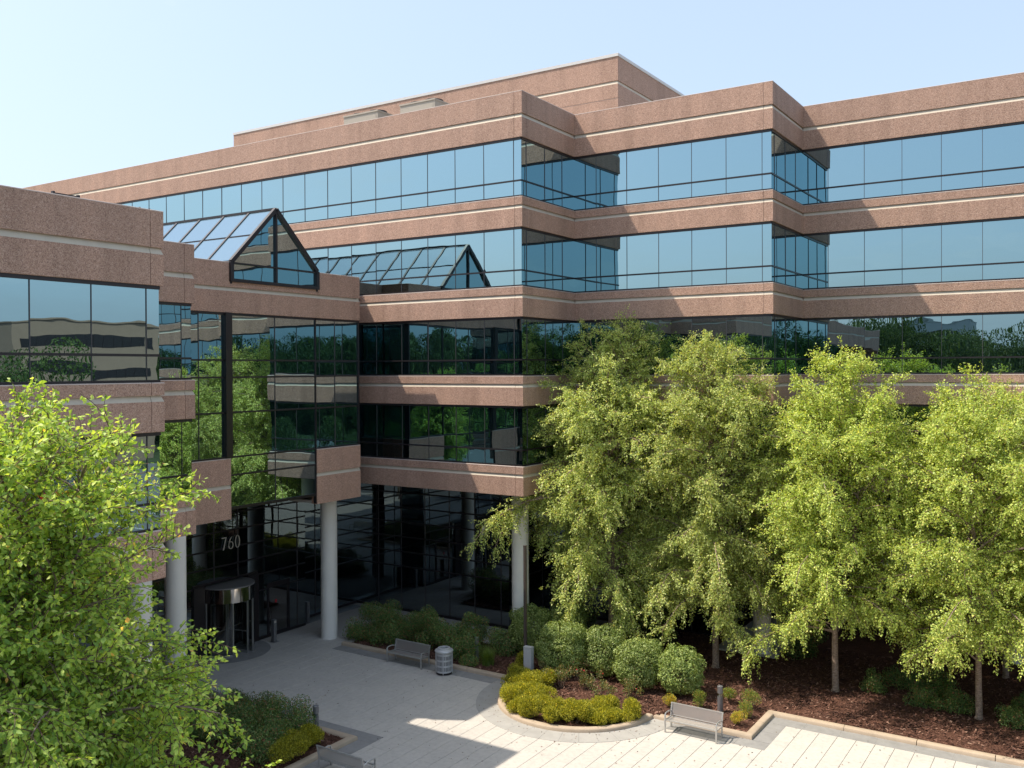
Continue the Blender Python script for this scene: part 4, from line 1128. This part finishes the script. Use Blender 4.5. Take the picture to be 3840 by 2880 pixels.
# small barberries
for k, (x, y, w, m_, lab) in enumerate(((-14.15, 33.1, .55, 'barberry', 'small orange-yellow barberry behind the left end of the sunlit bench'), (-13.15, 33.7, .68, 'barberry_g', 'green and yellow barberry behind the middle of the sunlit bench'), (-12.35, 34.75, .60, 'barberry_g', 'green barberry just behind the bollard light'), (-11.42, 34.6, .72, 'barberry_g', 'green barberry farthest right of the bollard light'), (-11.37, 33.6, .66, 'barberry_g', 'yellow-green barberry in the middle of the trio by the kerb corner'), (-11.36, 32.75, .62, 'barberry', 'bright golden barberry nearest the kerb corner'))):
    rg = random.Random(400 + k)
    blobs = [(rg.gauss(0, .12) * w, rg.gauss(0, .12) * w, w * rg.uniform(.3, .75), w * .3, w * .3, w * .27) for _ in range(6)]
    shrub('barberry_shrub', (x, y, .09), lab, 'shrub', 'small barberries', blobs, 1300, .042, .026, M[m_], 400 + k, stems=5, shell=.5)
# low shrubs in the shade under the birches
for k, (x, y, w, h, lab) in enumerate(((-7.9, 39.2, .9, .8, 'dark green shrub just right of the lone birch trunk'), (-6.9, 40.3, 1.3, .9, 'golden-brown shrub under the birches'), (-5.9, 38.3, 1.0, .8, 'dark shrub midway between two birch trunks'), (-5.6, 39.9, 1.3, 1.1, 'taller green shrub behind the dark one between the trunks'), (-4.7, 38.6, 1.0, .75, 'shrub left of the rightmost near trunk'), (-2.9, 38.0, 1.1, .8, 'dark shrub right of the rightmost near trunk'), (-2.3, 39.6, 1.2, .9, 'reddish shrub at the right edge under the birches'), (-11.5, 42.0, 1.6, 1.9, 'tall leafy shrub beside the column slab'), (-18.6, 41.2, 2.2, 2.6, 'dark tall shrub between the birch and the lobby glass'), (-21.6, 39.0, 1.8, 2.3, 'shaded shrub behind the clipped yews'))):
    nandina(x, y, w, h, 500 + k, lab, 'low shrubs under the birches')
# grass clump and its small companion
gr = empty('grass_clump', (-22.95, 33.6, .08), 'arching green ornamental grass clump at the kerb', 'grass', None)
rg = np.random.default_rng(8); V_ = []; Fc = []; rn = []
for k in range(700):
    a = rg.uniform(0, 6.28); L_ = rg.uniform(.5, 1.0); o = len(V_); b = np.array([math.cos(a), math.sin(a)]) ; s0 = np.array([-b[1], b[0]]) * .006; st = rg.normal(0, .1, 2); lean = rg.uniform(.25, .85)
    for i in range(5):
        f = i / 4; c = st + b * (lean * L_ * f ** 1.6); z = L_ * (1.15 * f - .62 * lean * f ** 2.4); w = s0 * (1 - .85 * f)
        V_ += [(c[0] - w[0], c[1] - w[1], z), (c[0] + w[0], c[1] + w[1], z)]
    for i in range(4): Fc.append((o + 2*i, o + 2*i + 1, o + 2*i + 3, o + 2*i + 2)); rn.append(k / 700)
me = np_mesh('blades', V_, Fc, rn); me.materials.append(M['grassy']); e = mk('blades', me, None, gr, _world=False); e['kind'] = 'stuff'
nandina(-23.6, 33.2, .8, .6, 600, 'small round green shrub in front of the bollard light')

# fallen leaves on the paving
n = 480; P = []
while len(P) < n:
    x, y = rng.uniform(-30, -3), rng.uniform(24, 34)
    if in_plaza(x, y) and (rng.random() < .35 or (x - CC[0])**2 + (y - CC[1])**2 < 19): P.append((x, y, .034))
P = np.array(P); a = rng.uniform(0, 6.28, n)
me = leaf_mesh('fallen_leaves', P, np.stack([np.cos(a), np.sin(a), rng.normal(0, .15, n)], 1), np.stack([rng.normal(0, .2, n), rng.normal(0, .2, n), np.ones(n)], 1),   .07, .04, rng); me.materials.append(M['chip'])
mk('fallen_leaves', me, None, None, kind='stuff', label='scattered dry brown leaves on the paving')

# ------------------------------------------------------------------ beyond the camera, seen in the mirror glass
def far_wood(name, spots, seed, per=9000, leafsz=.026):
    """a wood that reads as one mass: a few crown meshes, set out again and again under one belt object"""
    rg = np.random.default_rng(seed); var = []
    for k in range(6):
        bl = [(rg.normal(0, .2), rg.normal(0, .2), rg.uniform(.12, .86), rg.uniform(.16, .30), rg.uniform(.16, .30), rg.uniform(.09, .15)) for _ in range(16)]
        bl = [(bx, by, min(bz, 1 - br), brx, bry, br) for bx, by, bz, brx, bry, br in bl]
        P, N_ = blob_points(per, rg, bl, .4); n = len(P)
        me = leaf_mesh('tree_crown', P, unit(rg.normal(size=(n, 3)) + N_ * .4), unit(N_ + rg.normal(size=(n, 3)) * .5), leafsz, leafsz * .7, rg); me.materials.append(M['wood']); var.append(me)
    belt = MB().box(-160, -159.5, -120, -119.5, -.02, .3).build(name, M['mulch'], None, kind='stuff', label='dark wooded belt around the office park')
    for (x, y, h, w) in spots:
        o = bpy.data.objects.new('tree_crown', var[rf.randrange(6)]); COL.objects.link(o); o.parent = belt
        o.location = (x, y, -.2); o.scale = (w, w, h); o.rotation_euler = (0, 0, rf.uniform(0, 6.28))
rf = random.Random(12)
spots = []
for k in range(150):                       # south, mirrored in the sunny facades
    x = -150 + 300 * k / 150 + rf.uniform(-2, 2); y = -105 + rf.uniform(-18, 18) - abs(x) * .05
    spots.append((x, y, rf.uniform(18, 24.5), rf.uniform(10, 15)))
for k in range(120):                       # east, mirrored in the entrance glass
    y = -60 + 260 * k / 120 + rf.uniform(-2, 2); x = 92 + rf.uniform(-6, 26)
    if 62 < y < 95 and x < 105: x += 22
    spots.append((x, y, rf.uniform(15, 20.5), rf.uniform(8, 12)))
for k in range(16):                        # planting strip by the car park
    spots.append((14.5 + rf.uniform(-1, 1), -30 + k * 3.6 if k < 9 else 46 + (k - 9) * 6, rf.uniform(6, 9), rf.uniform(4, 6)))
for k in range(90): spots.append((-130 + 260 * k / 90 + rf.uniform(-1.5, 1.5), -84 + rf.uniform(-6, 6), rf.uniform(9, 15), rf.uniform(7, 10)))
for k in range(60): spots.append((78 + rf.uniform(-5, 5) + (24 if 8 < k - 22 < 20 else 0), -50 + 240 * k / 60, rf.uniform(6, 10), rf.uniform(5, 8)))
spots += [(57, 56.5, 17.5, 12), (60, 50, 15, 10), (70, 96, 14, 9), (66, 101, 12, 9)]
far_wood('wooded_belt', spots, 4)

def far_block(name, label, x0, x1, y0, y1, h, face, mat, floors, wz, group=None):
    c = ((x0 + x1) / 2, (y0 + y1) / 2, 0); b = empty(name, c, label, 'building', group)
    MB().box(x0, x1, y0, y1, 0, h).build('wall', mat, b)
    MB().box(x0 - .15, x1 + .15, y0 - .15, y1 + .15, h, h + .25).build('coping', mat, b)
    for z in floors:
        if face == 'W': s = MB().box(x0 - .04, x0 + .1, y0 + 1, y1 - 1, z, z + wz)
        else: s = MB().box(x0 + 1, x1 - 1, y1 - .1, y1 + .04, z, z + wz)
        w = s.build('window_band', M['frame'], b)
        L_ = (y1 - y0 - 2) if face == 'W' else (x1 - x0 - 2)
        for k in range(int(L_ / 1.5) + 1):
            mb = MB()
            if face == 'W': mb.box(x0 - .08, x0 - .04, y0 + 1 + k * 1.5, y0 + 1.08 + k * 1.5, z, z + wz)
            else: mb.box(x0 + 1 + k * 1.5, x0 + 1.12 + k * 1.5, y1 + .04, y1 + .10, z, z + wz)
            mb.build('mullion', M['frame'] if face == 'W' else mat, w)
far_block('tan_office_block', 'tan banded office block mirrored in the left wing window', 78, 96, 68, 88.8, 19.9, 'W', M['tan'], (16.4, 12.3, 8.1, 4.0), 1.75)
far_block('white_office_block', 'white gridded office block mirrored at the far right', -46, -28, -175, -160, 24.0, 'N', M['white_b'], (19, 15.5, 12, 8.5, 5), 2.3)

# parked cars
def car(name, x, y, rz, color, label):
    c = empty(name, (x, y, -.01), label, 'car', 'cars in the car park', rz)
    m = simple(name + '_paint', color, .25, .1, .6)
    prof = [(-2.2, .35), (-2.25, .62), (-2.1, .86), (-1.35, .93), (-.75, 1.40), (.85, 1.43), (1.55, .98), (2.1, .90), (2.25, .62), (2.2, .35)]
    mb = MB(); n = len(prof); secs = [(-.88, .90), (-.86, 1.0), (-.66, 1.0), (.66, 1.0), (.86, 1.0), (.88, .90)]
    vs = []
    for (yy, k) in secs:
        for (px, pz) in prof:
            yv = yy * (0.80 if pz > 1.2 else 1.0); vs.append((px * (k if abs(yy) > .87 else 1), yv, pz if abs(yy) < .87 else .35 + (pz - .35) * .92))
    fs = [(i * n + j, i * n + (j + 1) % n, (i + 1) * n + (j + 1) % n, (i + 1) * n + j) for i in range(5) for j in range(n)] + [tuple(range(n)), tuple(range(5 * n, 6 * n))[::-1]]
    mb.add(vs, fs); local('body', mb, m, c)
    for s in (-1, 1):
        local('side_window', MB().add([(-1.15, s * .80, .97), (1.35, s * .80, 1.0), (.80, s * .73, 1.36), (-.70, s * .73, 1.34)], [(0, 1, 2, 3)]), M['glass_low'], c)
    local('windscreen', MB().add([(.92, -.6, 1.40), (.92, .6, 1.40), (1.52, .68, 1.02), (1.52, -.68, 1.02)], [(0, 1, 2, 3)]), M['glass_low'], c)
    local('rear_window', MB().add([(-.82, -.6, 1.37), (-.82, .6, 1.37), (-1.36, .66, .97), (-1.36, -.66, .97)], [(0, 1, 2, 3)]), M['glass_low'], c)
    for px in (-1.35, 1.35):
        for s in (-1, 1):
            w = local('wheel', MB().tube([(px, s * .70, .33), (px, s * .90, .33)], .33, 18), M['frame'], c)
            local('rim', MB().tube([(px, s * .88, .33), (px, s * .91, .33)], .20, 14), M['steel'], w)
    for s in (-1, 1): local('headlight', MB().box(2.12, 2.24, s * .55 - .16, s * .55 + .16, .66, .80), M['lens'], c)
    return c
car('red_car', 46.5, 53.5, R(100), (0.45, 0.012, 0.015), 'red car mirrored in the left wing glass behind the birch leaves')
car('white_car', 61, 112, R(20), (0.7, 0.7, 0.7), 'white car mirrored small in the entrance glass')
car('silver_car', 40, 40, R(90), (0.4, 0.41, 0.42), 'silver car parked farther along the car park')
